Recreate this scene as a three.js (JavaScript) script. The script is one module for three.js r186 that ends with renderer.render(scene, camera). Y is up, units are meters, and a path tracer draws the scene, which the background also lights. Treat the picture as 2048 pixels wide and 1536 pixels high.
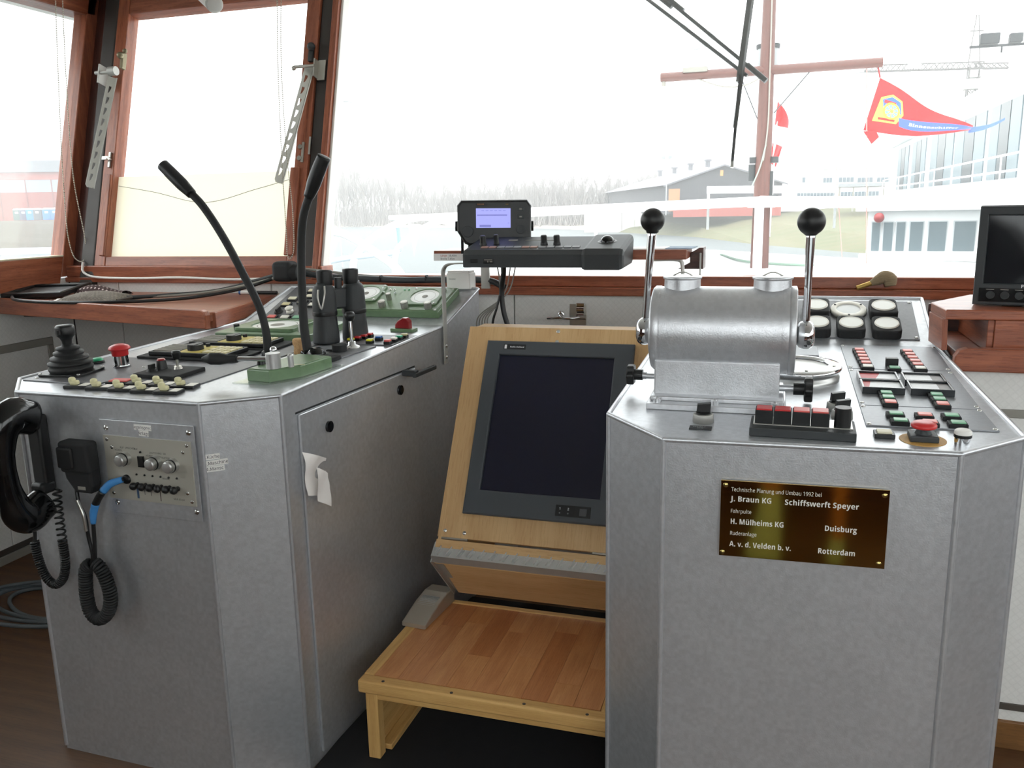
import * as THREE from 'three';
import { RoundedBoxGeometry } from 'three/addons/geometries/RoundedBoxGeometry.js';
import { mergeGeometries } from 'three/addons/utils/BufferGeometryUtils.js';
import { RectAreaLightUniformsLib } from 'three/addons/lights/RectAreaLightUniformsLib.js';
RectAreaLightUniformsLib.init();

// ------------------------------------------------------------------ camera, sky, exposure
const scene = new THREE.Scene();
const camera = new THREE.PerspectiveCamera(2 * Math.atan(768 / 1690) * 180 / Math.PI, 4 / 3, 0.05, 900);
camera.position.set(0, 1.35, 0);
camera.rotation.order = 'YXZ';
camera.rotation.set(-11.8 * Math.PI / 180, 17.5 * Math.PI / 180, -1.16 * Math.PI / 180);
const SKY = 2.6;
{ // an even, bright winter overcast, a little brighter overhead
  const w = 64, h = 32, d = new Float32Array(w * h * 4);
  for (let j = 0; j < h; j++) for (let i = 0; i < w; i++) {
    const up = Math.max(0, Math.sin(((j + 0.5) / h - 0.5) * Math.PI)), L = SKY * (0.66 + 0.34 * up), k = (j * w + i) * 4;
    d[k] = L * 0.985; d[k + 1] = L; d[k + 2] = L * 1.015; d[k + 3] = 1;
  }
  const sky = new THREE.DataTexture(d, w, h, THREE.RGBAFormat, THREE.FloatType);
  sky.mapping = THREE.EquirectangularReflectionMapping; sky.magFilter = THREE.LinearFilter; sky.needsUpdate = true;
  scene.background = sky;
}
const renderer = new THREE.WebGLRenderer({ antialias: true });
renderer.toneMapping = THREE.LinearToneMapping;
renderer.toneMappingExposure = 2.4;
renderer.shadowMap.enabled = true;
scene.fog = new THREE.FogExp2(0xffffff, 0.0016);

// ------------------------------------------------------------------ helpers
const D = Math.PI / 180, V3 = (x, y, z) => new THREE.Vector3(x, y, z);
function mulberry(a) { return () => { a |= 0; a = a + 0x6D2B79F5 | 0; let t = Math.imul(a ^ a >>> 15, 1 | a); t = t + Math.imul(t ^ t >>> 7, 61 | t) ^ t; return ((t ^ t >>> 14) >>> 0) / 4294967296; }; }
const used = {};
function numbered(n) { const k = n.replace(/_\d{3}$/, ''); if (used[k] === undefined) { used[k] = 0; return k; } used[k]++; return k + '_' + String(used[k]).padStart(3, '0'); }
// uv in metres from the dominant axis of each face; the grain runs along u
function prep(g, grain) {
  if (g.index) g = g.toNonIndexed();
  for (const k of Object.keys(g.attributes)) if (!['position', 'normal'].includes(k)) g.deleteAttribute(k);
  if (!g.attributes.normal) g.computeVertexNormals();
  g.morphAttributes = {}; g.clearGroups();
  const p = g.attributes.position.array, n = p.length / 9, uv = new Float32Array(n * 6);
  g.computeBoundingBox();
  const s = g.boundingBox.getSize(V3(0, 0, 0)), ext = [s.x, s.y, s.z];
  const ga = grain !== undefined ? 'xyz'.indexOf(grain) : ext.indexOf(Math.max(...ext));
  for (let t = 0; t < n; t++) {
    const o = t * 9, a = [p[o + 3] - p[o], p[o + 4] - p[o + 1], p[o + 5] - p[o + 2]], b = [p[o + 6] - p[o], p[o + 7] - p[o + 1], p[o + 8] - p[o + 2]];
    const c = [Math.abs(a[1] * b[2] - a[2] * b[1]), Math.abs(a[2] * b[0] - a[0] * b[2]), Math.abs(a[0] * b[1] - a[1] * b[0])];
    const ax = c.indexOf(Math.max(...c)); let u = (ax + 1) % 3, v = (ax + 2) % 3;
    if (v === ga) [u, v] = [v, u];
    for (let k = 0; k < 3; k++) { uv[t * 6 + k * 2] = p[o + k * 3 + u]; uv[t * 6 + k * 2 + 1] = p[o + k * 3 + v] + ax * 0.37; }
  }
  g.setAttribute('uv', new THREE.BufferAttribute(uv, 2));
  return g;
}
const at = (g, x = 0, y = 0, z = 0, rx = 0, ry = 0, rz = 0) => { if (rx) g.rotateX(rx); if (ry) g.rotateY(ry); if (rz) g.rotateZ(rz); return g.translate(x, y, z); };
function box(w, h, d, x = 0, y = 0, z = 0, r = 0) { return at(prep(r > 0 ? new RoundedBoxGeometry(w, h, d, 2, Math.min(r, w / 2.01, h / 2.01, d / 2.01)) : new THREE.BoxGeometry(w, h, d)), x, y, z); }
function boxf(x0, x1, y0, y1, z0, z1, r = 0) { return box(x1 - x0, y1 - y0, z1 - z0, (x0 + x1) / 2, (y0 + y1) / 2, (z0 + z1) / 2, r); }
function cyl(r1, r2, h, x = 0, y = 0, z = 0, ax = 'y', seg = 24) { const g = prep(new THREE.CylinderGeometry(r1, r2, h, seg)); if (ax === 'x') g.rotateZ(-Math.PI / 2); if (ax === 'z') g.rotateX(Math.PI / 2); return g.translate(x, y, z); }
function lathe(pts, x = 0, y = 0, z = 0, seg = 32) { return prep(new THREE.LatheGeometry(pts.map((p) => new THREE.Vector2(Math.max(p[0], 1e-5), p[1])), seg)).translate(x, y, z); }
function ball(r, x = 0, y = 0, z = 0, s = 20) { return prep(new THREE.SphereGeometry(r, s, Math.round(s * 0.7))).translate(x, y, z); }
function tube(pts, r, n = 40, seg = 8, closed = false) { return prep(new THREE.TubeGeometry(new THREE.CatmullRomCurve3(pts.map((p) => V3(...p)), closed, 'centripetal'), n, r, seg, closed)); }
function bar(a, b, r, seg = 10) { const A = V3(...a), B = V3(...b), g = prep(new THREE.CylinderGeometry(r, r, A.distanceTo(B), seg)); g.applyQuaternion(new THREE.Quaternion().setFromUnitVectors(V3(0, 1, 0), B.clone().sub(A).normalize())); const m = A.add(B).multiplyScalar(0.5); return g.translate(m.x, m.y, m.z); }
function beam(a, b, w, h) { const A = V3(...a), B = V3(...b), g = prep(new THREE.BoxGeometry(w, A.distanceTo(B), h)); g.applyQuaternion(new THREE.Quaternion().setFromUnitVectors(V3(0, 1, 0), B.clone().sub(A).normalize())); const m = A.add(B).multiplyScalar(0.5); return g.translate(m.x, m.y, m.z); }
function ext(pts, depth, bevel = 0, holes = []) { // outline in x, y; from z = 0 to depth
  const s = new THREE.Shape(pts.map((p) => new THREE.Vector2(p[0], p[1])));
  for (const h of holes) s.holes.push(new THREE.Path(h.map((p) => new THREE.Vector2(p[0], p[1]))));
  const g = new THREE.ExtrudeGeometry(s, { depth: depth - 2 * bevel, bevelEnabled: bevel > 0, bevelThickness: bevel, bevelSize: bevel, bevelOffset: -bevel, bevelSegments: 2, curveSegments: 12 });
  return prep(g).translate(0, 0, bevel);
}
const circ = (r, n = 32, x = 0, y = 0) => Array.from({ length: n }, (_, i) => [x + r * Math.cos(i / n * 2 * Math.PI), y + r * Math.sin(i / n * 2 * Math.PI)]);
const rect = (x0, y0, x1, y1) => [[x0, y0], [x1, y0], [x1, y1], [x0, y1]];
function rrect(w, h, r, n = 5) { const o = []; for (const [cx, cy, a] of [[w / 2 - r, h / 2 - r, 0], [-w / 2 + r, h / 2 - r, 90], [-w / 2 + r, -h / 2 + r, 180], [w / 2 - r, -h / 2 + r, 270]]) for (let i = 0; i <= n; i++) o.push([cx + r * Math.cos((a + 90 * i / n) * D), cy + r * Math.sin((a + 90 * i / n) * D)]); return o; }
// a sweep along a curve with its own radius at every step
function sweep(pts, radii, n = 40, seg = 14, flat = 1) {
  const c = new THREE.CatmullRomCurve3(pts.map((p) => V3(...p)), false, 'centripetal'), f = c.computeFrenetFrames(n, false), pos = [], idx = [];
  for (let i = 0; i <= n; i++) {
    const t = i / n, P = c.getPointAt(t), q = t * (radii.length - 1), k = Math.min(Math.floor(q), radii.length - 2), r = radii[k] + (radii[k + 1] - radii[k]) * (q - k);
    for (let j = 0; j < seg; j++) { const a = j / seg * 2 * Math.PI, v = P.clone().addScaledVector(f.normals[i], Math.cos(a) * r).addScaledVector(f.binormals[i], Math.sin(a) * r * flat); pos.push(v.x, v.y, v.z); }
  }
  for (let i = 0; i < n; i++) for (let j = 0; j < seg; j++) { const a = i * seg + j, b = i * seg + (j + 1) % seg, c2 = a + seg, d = b + seg; idx.push(a, b, c2, b, d, c2); }
  for (const [o, fl] of [[0, 1], [n * seg, 0]]) for (let j = 1; j < seg - 1; j++) idx.push(...(fl ? [o, o + j + 1, o + j] : [o, o + j, o + j + 1]));
  const g = new THREE.BufferGeometry(); g.setAttribute('position', new THREE.Float32BufferAttribute(pos, 3)); g.setIndex(idx); g.computeVertexNormals();
  return prep(g);
}
function coil(pts, R, r, turns) { // a coiled cord round a curve
  const c = new THREE.CatmullRomCurve3(pts.map((p) => V3(...p)), false, 'centripetal'), n = turns * 12, f = c.computeFrenetFrames(n, false), o = [];
  for (let i = 0; i <= n; i++) { const P = c.getPointAt(i / n), a = i / 12 * 2 * Math.PI; o.push(P.addScaledVector(f.normals[i], R * Math.cos(a)).addScaledVector(f.binormals[i], R * Math.sin(a))); }
  return prep(new THREE.TubeGeometry(new THREE.CatmullRomCurve3(o), n, r, 5));
}
// a grid surface from a function of u, v in 0..1
function grid(f, nu, nv, both = false) {
  const pos = [], uv = [], idx = [];
  for (let j = 0; j <= nv; j++) for (let i = 0; i <= nu; i++) { pos.push(...f(i / nu, j / nv)); uv.push(i / nu, j / nv); }
  for (let j = 0; j < nv; j++) for (let i = 0; i < nu; i++) { const a = j * (nu + 1) + i, b = a + 1, c = a + nu + 1, d = c + 1; idx.push(a, b, c, b, d, c); }
  let g = new THREE.BufferGeometry(); g.setAttribute('position', new THREE.Float32BufferAttribute(pos, 3)); g.setAttribute('uv', new THREE.Float32BufferAttribute(uv, 2)); g.setIndex(idx); g.computeVertexNormals();
  return g.toNonIndexed();
}
function poly(verts, faces) { // flat faces from corner lists, each face a fan
  const pos = []; for (const f of faces) for (let k = 1; k < f.length - 1; k++) for (const i of [f[0], f[k], f[k + 1]]) pos.push(...verts[i]);
  const g = new THREE.BufferGeometry(); g.setAttribute('position', new THREE.Float32BufferAttribute(pos, 3)); g.computeVertexNormals(); return prep(g);
}
const merge = (a) => (Array.isArray(a) ? (a.length === 1 ? a[0] : mergeGeometries(a)) : a);
function mesh(name, g, m, parent) { const o = new THREE.Mesh(merge(g), m); o.name = parent ? name : numbered(name); o.castShadow = o.receiveShadow = true; (parent || scene).add(o); return o; }
function tag(o, label, category, group) { o.userData = { label, category }; if (group) o.userData.group = group; return o; }
function thing(name, label, category, p = [0, 0, 0], r = [0, 0, 0], group) { const o = new THREE.Group(); o.name = numbered(name); o.position.set(...p); o.rotation.set(...r); scene.add(o); return tag(o, label, category, group); }
function struct(name, g, m) { const o = g ? mesh(name, g, m) : new THREE.Group(); if (!g) { o.name = numbered(name); scene.add(o); } o.userData = { kind: 'structure' }; return o; }
const lab = (o, l) => { o.userData.label = l; return o; };

// ------------------------------------------------------------------ textures
function hash(x, y, s) { let h = Math.imul(x, 374761393) + Math.imul(y, 668265263) + Math.imul(s, 2147483647 % 97561); h = Math.imul(h ^ h >>> 13, 1274126177); return ((h ^ h >>> 16) >>> 0) / 4294967296; }
function vn(x, y, px, py, s) { const xi = Math.floor(x), yi = Math.floor(y), fx = x - xi, fy = y - yi, u = fx * fx * (3 - 2 * fx), v = fy * fy * (3 - 2 * fy), m = (a, b) => hash(((a % px) + px) % px, ((b % py) + py) % py, s); return (m(xi, yi) * (1 - u) + m(xi + 1, yi) * u) * (1 - v) + (m(xi, yi + 1) * (1 - u) + m(xi + 1, yi + 1) * u) * v; }
function fbm(u, v, fx, fy, s, o = 4) { let a = 0, k = 0.5, t = 0; for (let i = 0; i < o; i++) { a += k * vn(u * fx, v * fy, fx, fy, s + i); t += k; k *= 0.5; fx *= 2; fy *= 2; } return a / t; }
function dtex(w, h, f, size, srgb = true) { // size: metres that one repeat covers
  const d = new Uint8Array(w * h * 4);
  for (let j = 0; j < h; j++) for (let i = 0; i < w; i++) { const c = f(i / w, j / h), k = (j * w + i) * 4; for (let q = 0; q < 3; q++) d[k + q] = Math.max(0, Math.min(255, c[q])); d[k + 3] = 255; }
  const t = new THREE.DataTexture(d, w, h); t.wrapS = t.wrapT = THREE.RepeatWrapping; t.magFilter = THREE.LinearFilter; t.minFilter = THREE.LinearMipmapLinearFilter; t.generateMipmaps = true;
  if (srgb) t.colorSpace = THREE.SRGBColorSpace; t.repeat.set(1 / size[0], 1 / size[1]); t.needsUpdate = true; return t;
}
const mix = (a, b, t) => a.map((v, i) => v + (b[i] - v) * t);
const woodTex = (light, dark, seed, size, fine = 1, rings = 7) => dtex(512, 512, (u, v) => {
  const warp = fbm(u, v, 2, 4, seed, 3), band = 0.5 + 0.5 * Math.sin((v * rings + warp * 2.2) * 2 * Math.PI), f = fbm(u, v, 5, 90, seed + 9, 3), pore = fbm(u, v, 24, 240, seed + 20, 2);
  return mix(light, dark, Math.min(1, Math.max(0, 0.32 * band + 0.55 * f * fine + (pore > 0.66 ? 0.3 : 0) - 0.1)));
}, size);
const speck = (c, amp, seed, size, n = 256, fx = 40) => dtex(n, n, (u, v) => { const k = 1 + amp * (fbm(u, v, fx, fx, seed, 3) - 0.5) * 2 + amp * 0.8 * (fbm(u, v, 4, 4, seed + 5, 3) - 0.5); return [c[0] * k, c[1] * k, c[2] * k]; }, size);
const bump = (seed, fx, fy, size, n = 256) => dtex(n, n, (u, v) => { const k = 255 * fbm(u, v, fx, fy, seed, 3); return [k, k, k]; }, size, false);
function canvasTex(w, h, draw, srgb = true) { const c = document.createElement('canvas'); c.width = w; c.height = h; const x = c.getContext('2d'); draw(x, w, h); const t = new THREE.CanvasTexture(c); if (srgb) t.colorSpace = THREE.SRGBColorSpace; t.anisotropy = 8; return t; }
function face(w, h, tex, o = {}) { const g = new THREE.PlaneGeometry(w, h); const m = new THREE.MeshStandardMaterial({ map: tex, roughness: 0.6, ...o }); return [g.toNonIndexed(), m]; }
const S = (color, roughness = 0.5, metalness = 0, o = {}) => new THREE.MeshStandardMaterial({ color, roughness, metalness, ...o });

const hammer = bump(3, 60, 60, [0.12, 0.12], 256);
const M = {
  steel: S(0xffffff, 0.37, 0.66, { map: speck([197, 199, 203], 0.05, 11, [0.3, 0.3]), bumpMap: hammer, bumpScale: 0.00016 }),
  plateGrey: S(0xffffff, 0.45, 0.6, { map: speck([142, 144, 148], 0.04, 12, [0.2, 0.2]) }),
  plateDark: S(0xffffff, 0.45, 0.5, { map: speck([118, 118, 121], 0.05, 13, [0.2, 0.2]) }),
  drum: S(0xffffff, 0.38, 0.75, { map: speck([205, 206, 209], 0.04, 15, [0.3, 0.3]), bumpMap: hammer, bumpScale: 0.00018 }),
  alu: S(0xc4c4c2, 0.38, 0.85), aluMatte: S(0xb4b3ae, 0.55, 0.6), chrome: S(0xe2e4e6, 0.09, 1), screw: S(0xc8c8c4, 0.25, 1), nickel: S(0xb9b7b0, 0.3, 0.9),
  black: S(0x111213, 0.42), blackGloss: S(0x08090a, 0.12), blackMatte: S(0x17181a, 0.75), rubber: S(0x141516, 0.62), charcoal: S(0x2e3133, 0.55), grey: S(0x4a4c4f, 0.5),
  white: S(0xe9e7e2, 0.45), cream: S(0xe4dfc4, 0.5), ivory: S(0xd6d0a4, 0.45), paper: S(0xece7e3, 0.85),
  green: S(0xffffff, 0.3, 0, { map: speck([105, 130, 97], 0.05, 17, [0.3, 0.3]) }),
  red: S(0xc22a2c, 0.35), redSoft: S(0xd9605a, 0.4), pink: S(0xe88a82, 0.4), greenBtn: S(0x7fb793, 0.4), greenBright: S(0x22a070, 0.35), whiteBtn: S(0xeeeadf, 0.4), yellowBtn: S(0xd4cf2c, 0.4), blueBtn: S(0x22579a, 0.4), beigeBtn: S(0xcdc294, 0.45), darkRed: S(0x8d1c20, 0.3),
  brassRod: S(0xc2a25c, 0.35, 0.8), yellow: S(0xcdbb62, 0.6), dial: S(0xf4f5f3, 0.3), dialGlass: new THREE.MeshPhysicalMaterial({ color: 0xffffff, roughness: 0.04, transmission: 1, thickness: 0, ior: 1.45 }),
  glass: new THREE.MeshPhysicalMaterial({ color: 0xfbfdfc, roughness: 0.13, transmission: 1, thickness: 0, ior: 1.5 }),
  mahogany: S(0xffffff, 0.32, 0, { map: woodTex([170, 100, 70], [112, 58, 40], 31, [0.6, 0.35]), bumpMap: bump(32, 8, 120, [0.4, 0.3]), bumpScale: 0.0002 }),
  mahoganyDark: S(0xffffff, 0.4, 0, { map: woodTex([92, 50, 38], [48, 24, 19], 35, [0.6, 0.3]) }),
  birch: S(0xffffff, 0.5, 0, { map: woodTex([214, 178, 128], [190, 148, 98], 41, [0.9, 0.5], 0.8, 3) }),
  pine: S(0xffffff, 0.5, 0, { map: woodTex([222, 182, 116], [188, 140, 78], 43, [0.5, 0.1], 1, 3) }),
  lam: [[206, 146, 96, 172, 108, 64], [214, 158, 106, 180, 118, 74], [196, 132, 84, 158, 94, 54], [210, 152, 100, 178, 114, 66]].map((c, i) => S(0xffffff, 0.38, 0, { map: woodTex(c.slice(0, 3), c.slice(3), 51 + i * 7, [0.5, 0.16], 1, 2) })),
  floor: S(0xffffff, 0.45, 0, { map: woodTex([98, 66, 36], [68, 42, 22], 71, [0.8, 0.4]) }),
  wall: S(0xffffff, 0.6, 0, { map: dtex(256, 256, (u, v) => { const q = Math.abs(((u + v) * 16 % 1) - 0.5) < 0.09 || Math.abs(((u - v + 4) * 16 % 1) - 0.5) < 0.09 ? -5 : 0, k = q + 8 * (fbm(u, v, 30, 30, 77, 3) - 0.5); return [226 + k, 225 + k, 221 + k]; }, [0.32, 0.32]) }),
  ceiling: S(0xdcdad4, 0.7), trimGrey: S(0x8b8880, 0.6), trimDark: S(0x4b443e, 0.6), column: S(0x3a3532, 0.55, 0.2),
  hull: S(0xf2f3f3, 0.4), shipGlass: S(0x66747a, 0.35), canvas: S(0xf0efec, 0.8),
};

// ------------------------------------------------------------------ the wheelhouse shell
const RAKE = Math.atan(0.288), ZF = -2.9, XL = -2.89, XR = 2.5, ZB = 1.05, CEIL = 2.3;
struct('floor', boxf(XL - 0.1, XR + 0.1, -0.1, 0, ZF - 0.1, ZB + 0.1), M.floor);
struct('ceiling', boxf(XL - 0.5, XR + 0.5, CEIL, CEIL + 0.1, ZF - 0.75, ZB + 0.4), M.ceiling);
{ // front wall below the windows: panels with open joints
  const w = struct('wall_front');
  const xs = [XL, -2.636, -1.9, -0.9, 0.1, 1.1, XR];
  for (let i = 0; i < xs.length - 1; i++) mesh('panel', boxf(xs[i] + 0.002, xs[i + 1] - 0.002, 0, xs[i] < -1.7 ? 1.078 : 1.06, ZF - 0.03, ZF, 0.003), M.wall, w);
  mesh('backing', boxf(XL - 0.1, XR + 0.1, -0.1, 1.08, ZF - 0.1, ZF - 0.032), M.trimDark, w);
}
struct('trim_1', [boxf(-1.665, XR, 1.045, 1.074, ZF - 0.02, ZF + 0.03, 0.004)], M.mahogany).userData.label = 'reddish wooden rail above the white front wall panel';
struct('trim_2', [boxf(-1.665, XR, 1.074, 1.112, ZF - 0.08, ZF + 0.012, 0.005), boxf(XL, -1.665, 1.096, 1.145, ZF - 0.08, ZF + 0.012, 0.005), boxf(XL, -1.665, 1.077, 1.097, ZF - 0.08, ZF + 0.022, 0.004)], M.mahogany).userData.label = 'reddish wooden window sill running along the front';
{ // left wall
  const w = struct('wall_left');
  for (const [z0, z1] of [[ZF, -2.45], [-2.45, -1.5], [-1.5, -0.4], [-0.4, ZB]]) mesh('panel', boxf(XL - 0.03, XL, 0, 1.09, z0 + 0.002, z1 - 0.002, 0.003), M.wall, w);
  mesh('backing', boxf(XL - 0.1, XL - 0.032, -0.1, 1.09, ZF - 0.1, ZB + 0.1), M.trimDark, w);
  mesh('header', boxf(XL - 0.1, XL, 2.2, CEIL, ZF - 0.5, ZB + 0.1), M.mahogany, w);
  mesh('rear_post', boxf(XL - 0.1, XL, 1.09, 2.2, -1.32, -1.2), M.mahogany, w);
  mesh('rear_panel', boxf(XL - 0.1, XL, 1.09, 1.3, -1.2, ZB + 0.1), M.mahoganyDark, w);
  mesh('pane', boxf(XL - 0.05, XL - 0.046, 1.3, 2.2, -1.2, ZB), M.glass, w);
}
struct('baseboard_left', [boxf(XL, XL + 0.012, 0, 0.035, ZF, ZB, 0.003)], M.trimGrey);
struct('trim_3', [boxf(XL, XL + 0.006, 0.035, 0.06, ZF, ZB, 0.002)], M.trimDark);
struct('trim_4', [boxf(XL, XL + 0.008, 0.828, 0.86, -2.77, -1.6, 0.003), boxf(XL, XL + 0.008, 0.1, 0.828, -2.77, -2.742, 0.003)], M.trimGrey).userData.label = 'grey frame strip on the white left wall below the shelf';
{ // the window in the left wall
  const w = struct('window_1');
  const lean = (y) => -2.88 - (y - 1.184) * 0.288;
  const side = (pts, d, b) => { const g = ext(pts, d, b); g.rotateY(-Math.PI / 2); return g.translate(XL + 0.005, 0, 0); };
  mesh('bottom_rail', side([[lean(1.06), 1.06], [-1.3, 1.06], [-1.3, 1.184], [lean(1.184), 1.184]], 0.07, 0.004), M.mahogany, w);
  mesh('front_stile', side([[lean(1.1) - 0.09, 1.1], [lean(1.1), 1.1], [lean(2.3), 2.3], [lean(2.3) - 0.09, 2.3]], 0.07, 0.004), M.mahogany, w);
  mesh('top_rail', side([[lean(2.2) - 0.05, 2.2], [-1.2, 2.2], [-1.2, 2.3], [lean(2.3) - 0.05, 2.3]], 0.07, 0.004), M.mahogany, w);
  mesh('gasket', side([[lean(1.184), 1.184], [-1.3, 1.184], [-1.3, 1.19], [lean(1.19), 1.19]], 0.05, 0.001), M.cream, w);
  mesh('pane', side([[lean(1.184), 1.184], [-1.3, 1.184], [-1.3, 2.2], [lean(2.2), 2.2]], 0.004, 0).translate(-0.03, 0, 0), M.glass, w);
}
const FP = (name) => { const g = struct(name); g.position.set(0, 1.12, ZF); g.rotation.x = -RAKE; return g; };
{ // raked front: local x, v along the rake, d towards the room
  const w = FP('window_2');
  const B = (n, x0, x1, v0, v1, d0, d1, m = M.mahogany, r = 0.004) => mesh(n, boxf(x0, x1, v0, v1, d0, d1, r), m, w);
  B('stile', -2.742, -2.687, 0.02, 1.2, -0.05, 0.015); B('stile', -1.821, -1.762, 0.02, 1.2, -0.05, 0.015);
  B('bottom_rail', -2.687, -1.821, 0.02, 0.062, -0.05, 0.013); B('top_rail', -2.687, -1.821, 1.11, 1.2, -0.05, 0.013);
  B('batten', -2.712, -2.687, 0.062, 0.41, 0.015, 0.027); B('batten', -1.83, -1.79, 0.062, 0.41, 0.015, 0.027);
  B('pane', -2.69, -1.818, 0.06, 1.112, -0.03, -0.026, M.glass, 0);
  const w4 = FP('window_3');
  mesh('stile', boxf(-1.706, -1.679, -0.03, 1.25, -0.07, 0.02, 0.004), M.mahogany, w4);
  mesh('gasket', boxf(-1.679, -1.668, -0.02, 1.25, -0.06, 0.0, 0.003), M.white, w4);
  mesh('stile', boxf(1.25, 1.35, -0.03, 1.25, -0.07, 0.02, 0.004), M.mahogany, w4);
  mesh('pane', boxf(-1.67, 1.27, -0.02, 1.25, -0.05, -0.045), M.glass, w4);
  const w5 = FP('window_4');
  mesh('pane', boxf(1.34, XR, -0.02, 1.25, -0.05, -0.045), M.glass, w5);
  mesh('stile', boxf(XR - 0.06, XR + 0.06, -0.03, 1.25, -0.07, 0.02, 0.004), M.mahogany, w5);
  const c = FP('trim_5'); c.userData.label = 'dark corner column between the windows';
  mesh('column', boxf(-2.82, -2.742, -0.06, 1.25, -0.09, 0.012, 0.012), M.column, c);
  mesh('column', boxf(-2.9, -2.82, -0.06, 1.25, -0.1, -0.02, 0.012), M.mahoganyDark, c);
  mesh('column', boxf(-1.762, -1.706, -0.04, 1.25, -0.09, 0.006, 0.01), M.column, c);
}
{ // right wall and rear wall, outside the frame: windows that light the room
  const w = struct('wall_right');
  mesh('panel', boxf(XR, XR + 0.1, -0.1, 1.1, ZF, ZB + 0.1), M.mahoganyDark, w);
  mesh('header', boxf(XR, XR + 0.1, 2.2, CEIL, ZF - 0.4, ZB + 0.1), M.mahogany, w);
  for (const z of [-2.9, -1.3, 1.0]) mesh('post', boxf(XR, XR + 0.1, 1.1, 2.2, z - 0.05, z + 0.05), M.mahogany, w);
  const q = struct('window_5'); mesh('pane', boxf(XR + 0.05, XR + 0.054, 1.1, 2.2, -2.85, 1.0), M.glass, q);
  mesh('bottom_rail', boxf(XR - 0.01, XR + 0.08, 1.08, 1.13, -2.85, 1.0), M.mahogany, q);
  const r = struct('wall_rear'), hole = [rect(-0.7, 0.9, 0.5, 2.27), rect(0.58, 0.75, 2.42, 2.27)];
  mesh('panel', ext(rect(XL - 0.1, -0.1, XR + 0.1, CEIL), 0.1, 0, hole).translate(0, 0, ZB), M.mahoganyDark, r);
  const q2 = struct('window_6'); for (const h of hole) mesh('pane', boxf(h[0][0], h[1][0], h[0][1], h[2][1], ZB + 0.05, ZB + 0.054), M.glass, q2);
}
struct('floor_covering', [boxf(-1.04, -0.31, 0, 0.006, -2.6, -1.1, 0.002)], S(0x0e0e10, 0.95));

// ------------------------------------------------------------------ the two steel consoles
const TT = 2.5 * D, ct = Math.cos(TT), st = Math.sin(TT);
const ontop = (z0) => (x, s, h = 0) => [x, 0.945 + s * st + h * ct, z0 - s * ct + h * st];
const LP = ontop(-1.5), RP = ontop(-1.445);                       // points on the gently sloping tops
const L0 = LP(0, 0.975), R0 = RP(0, 0.896), LA = 22 * D, RA = 20 * D;
const LQ = (x, q, h = 0) => [x, L0[1] + q * Math.sin(LA) + h * Math.cos(LA), L0[2] - q * Math.cos(LA) + h * Math.sin(LA)];
const RQ = (x, q, h = 0) => [x, R0[1] + q * Math.sin(RA) + h * Math.cos(RA), R0[2] - q * Math.cos(RA) + h * Math.sin(RA)];
const ltop = (n, l, c, x, s, g, ry = 0) => thing(n, l, c, LP(x, s), [TT, ry, 0], g), rtop = (n, l, c, x, s, g, ry = 0) => thing(n, l, c, RP(x, s), [TT, ry, 0], g);
const ltilt = (n, l, c, x, q, g) => thing(n, l, c, LQ(x, q), [LA, 0, 0], g), rtilt = (n, l, c, x, q, g) => thing(n, l, c, RQ(x, q), [RA, 0, 0], g);
function consoleBody(P, flat, backL, backR, Q) {
  // flat: outline on the flat top from back left round the front to back right, [x, s]; then the tilted back
  const top = flat.map(([x, s]) => P(x, s)), n = top.length, tl = Q(...backL), tr = Q(...backR), v = [...top, tl, tr];
  const lo = v.map((p) => [p[0], 0, p[2]]), all = [...v, ...lo], m = n + 2, f = [[...Array(n).keys()], [0, n - 1, n + 1, n]];
  for (let i = 0; i < n - 1; i++) f.push([i, m + i, m + i + 1, i + 1]);
  f.push([n - 1, m + n - 1, m + n + 1, n + 1], [n + 1, m + n + 1, m + n, n], [n, m + n, m, 0]);
  const edges = [];
  for (let i = 0; i < n - 1; i++) edges.push(bar(top[i], top[i + 1], 0.005, 8));
  for (let i = 1; i < n - 1; i++) edges.push(bar(top[i], [top[i][0], 0.01, top[i][2]], 0.005, 8), ball(0.005, ...top[i], 8));
  edges.push(bar(top[n - 1], tr, 0.005, 8), bar(tl, tr, 0.005, 8), bar(top[0], tl, 0.005, 8));
  return [poly(all, f), ...edges];
}
const LOUT = [[-1.735, 0.975], [-1.815, 0.125], [-1.708, 0.016], [-1.19, 0.004], [-1.046, 0.1], [-1.0, 0.975]];
const ROUT = [[-0.303, 0.896], [-0.303, 0.14], [-0.179, 0.003], [0.296, 0.02], [0.412, 0.13], [0.39, 0.896]];
const lc = thing('control_console', 'long grey steel control console with hinged side door, on the left', 'console');
mesh('body', consoleBody(LP, LOUT, [-1.69, 0.252], [-0.966, 0.252], LQ), M.steel, lc);
const rc = thing('control_console', 'grey steel control console bearing the brass plate, on the right', 'console');
mesh('body', consoleBody(RP, ROUT, [-0.3, 0.272], [0.388, 0.272], RQ), M.steel, rc);
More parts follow.
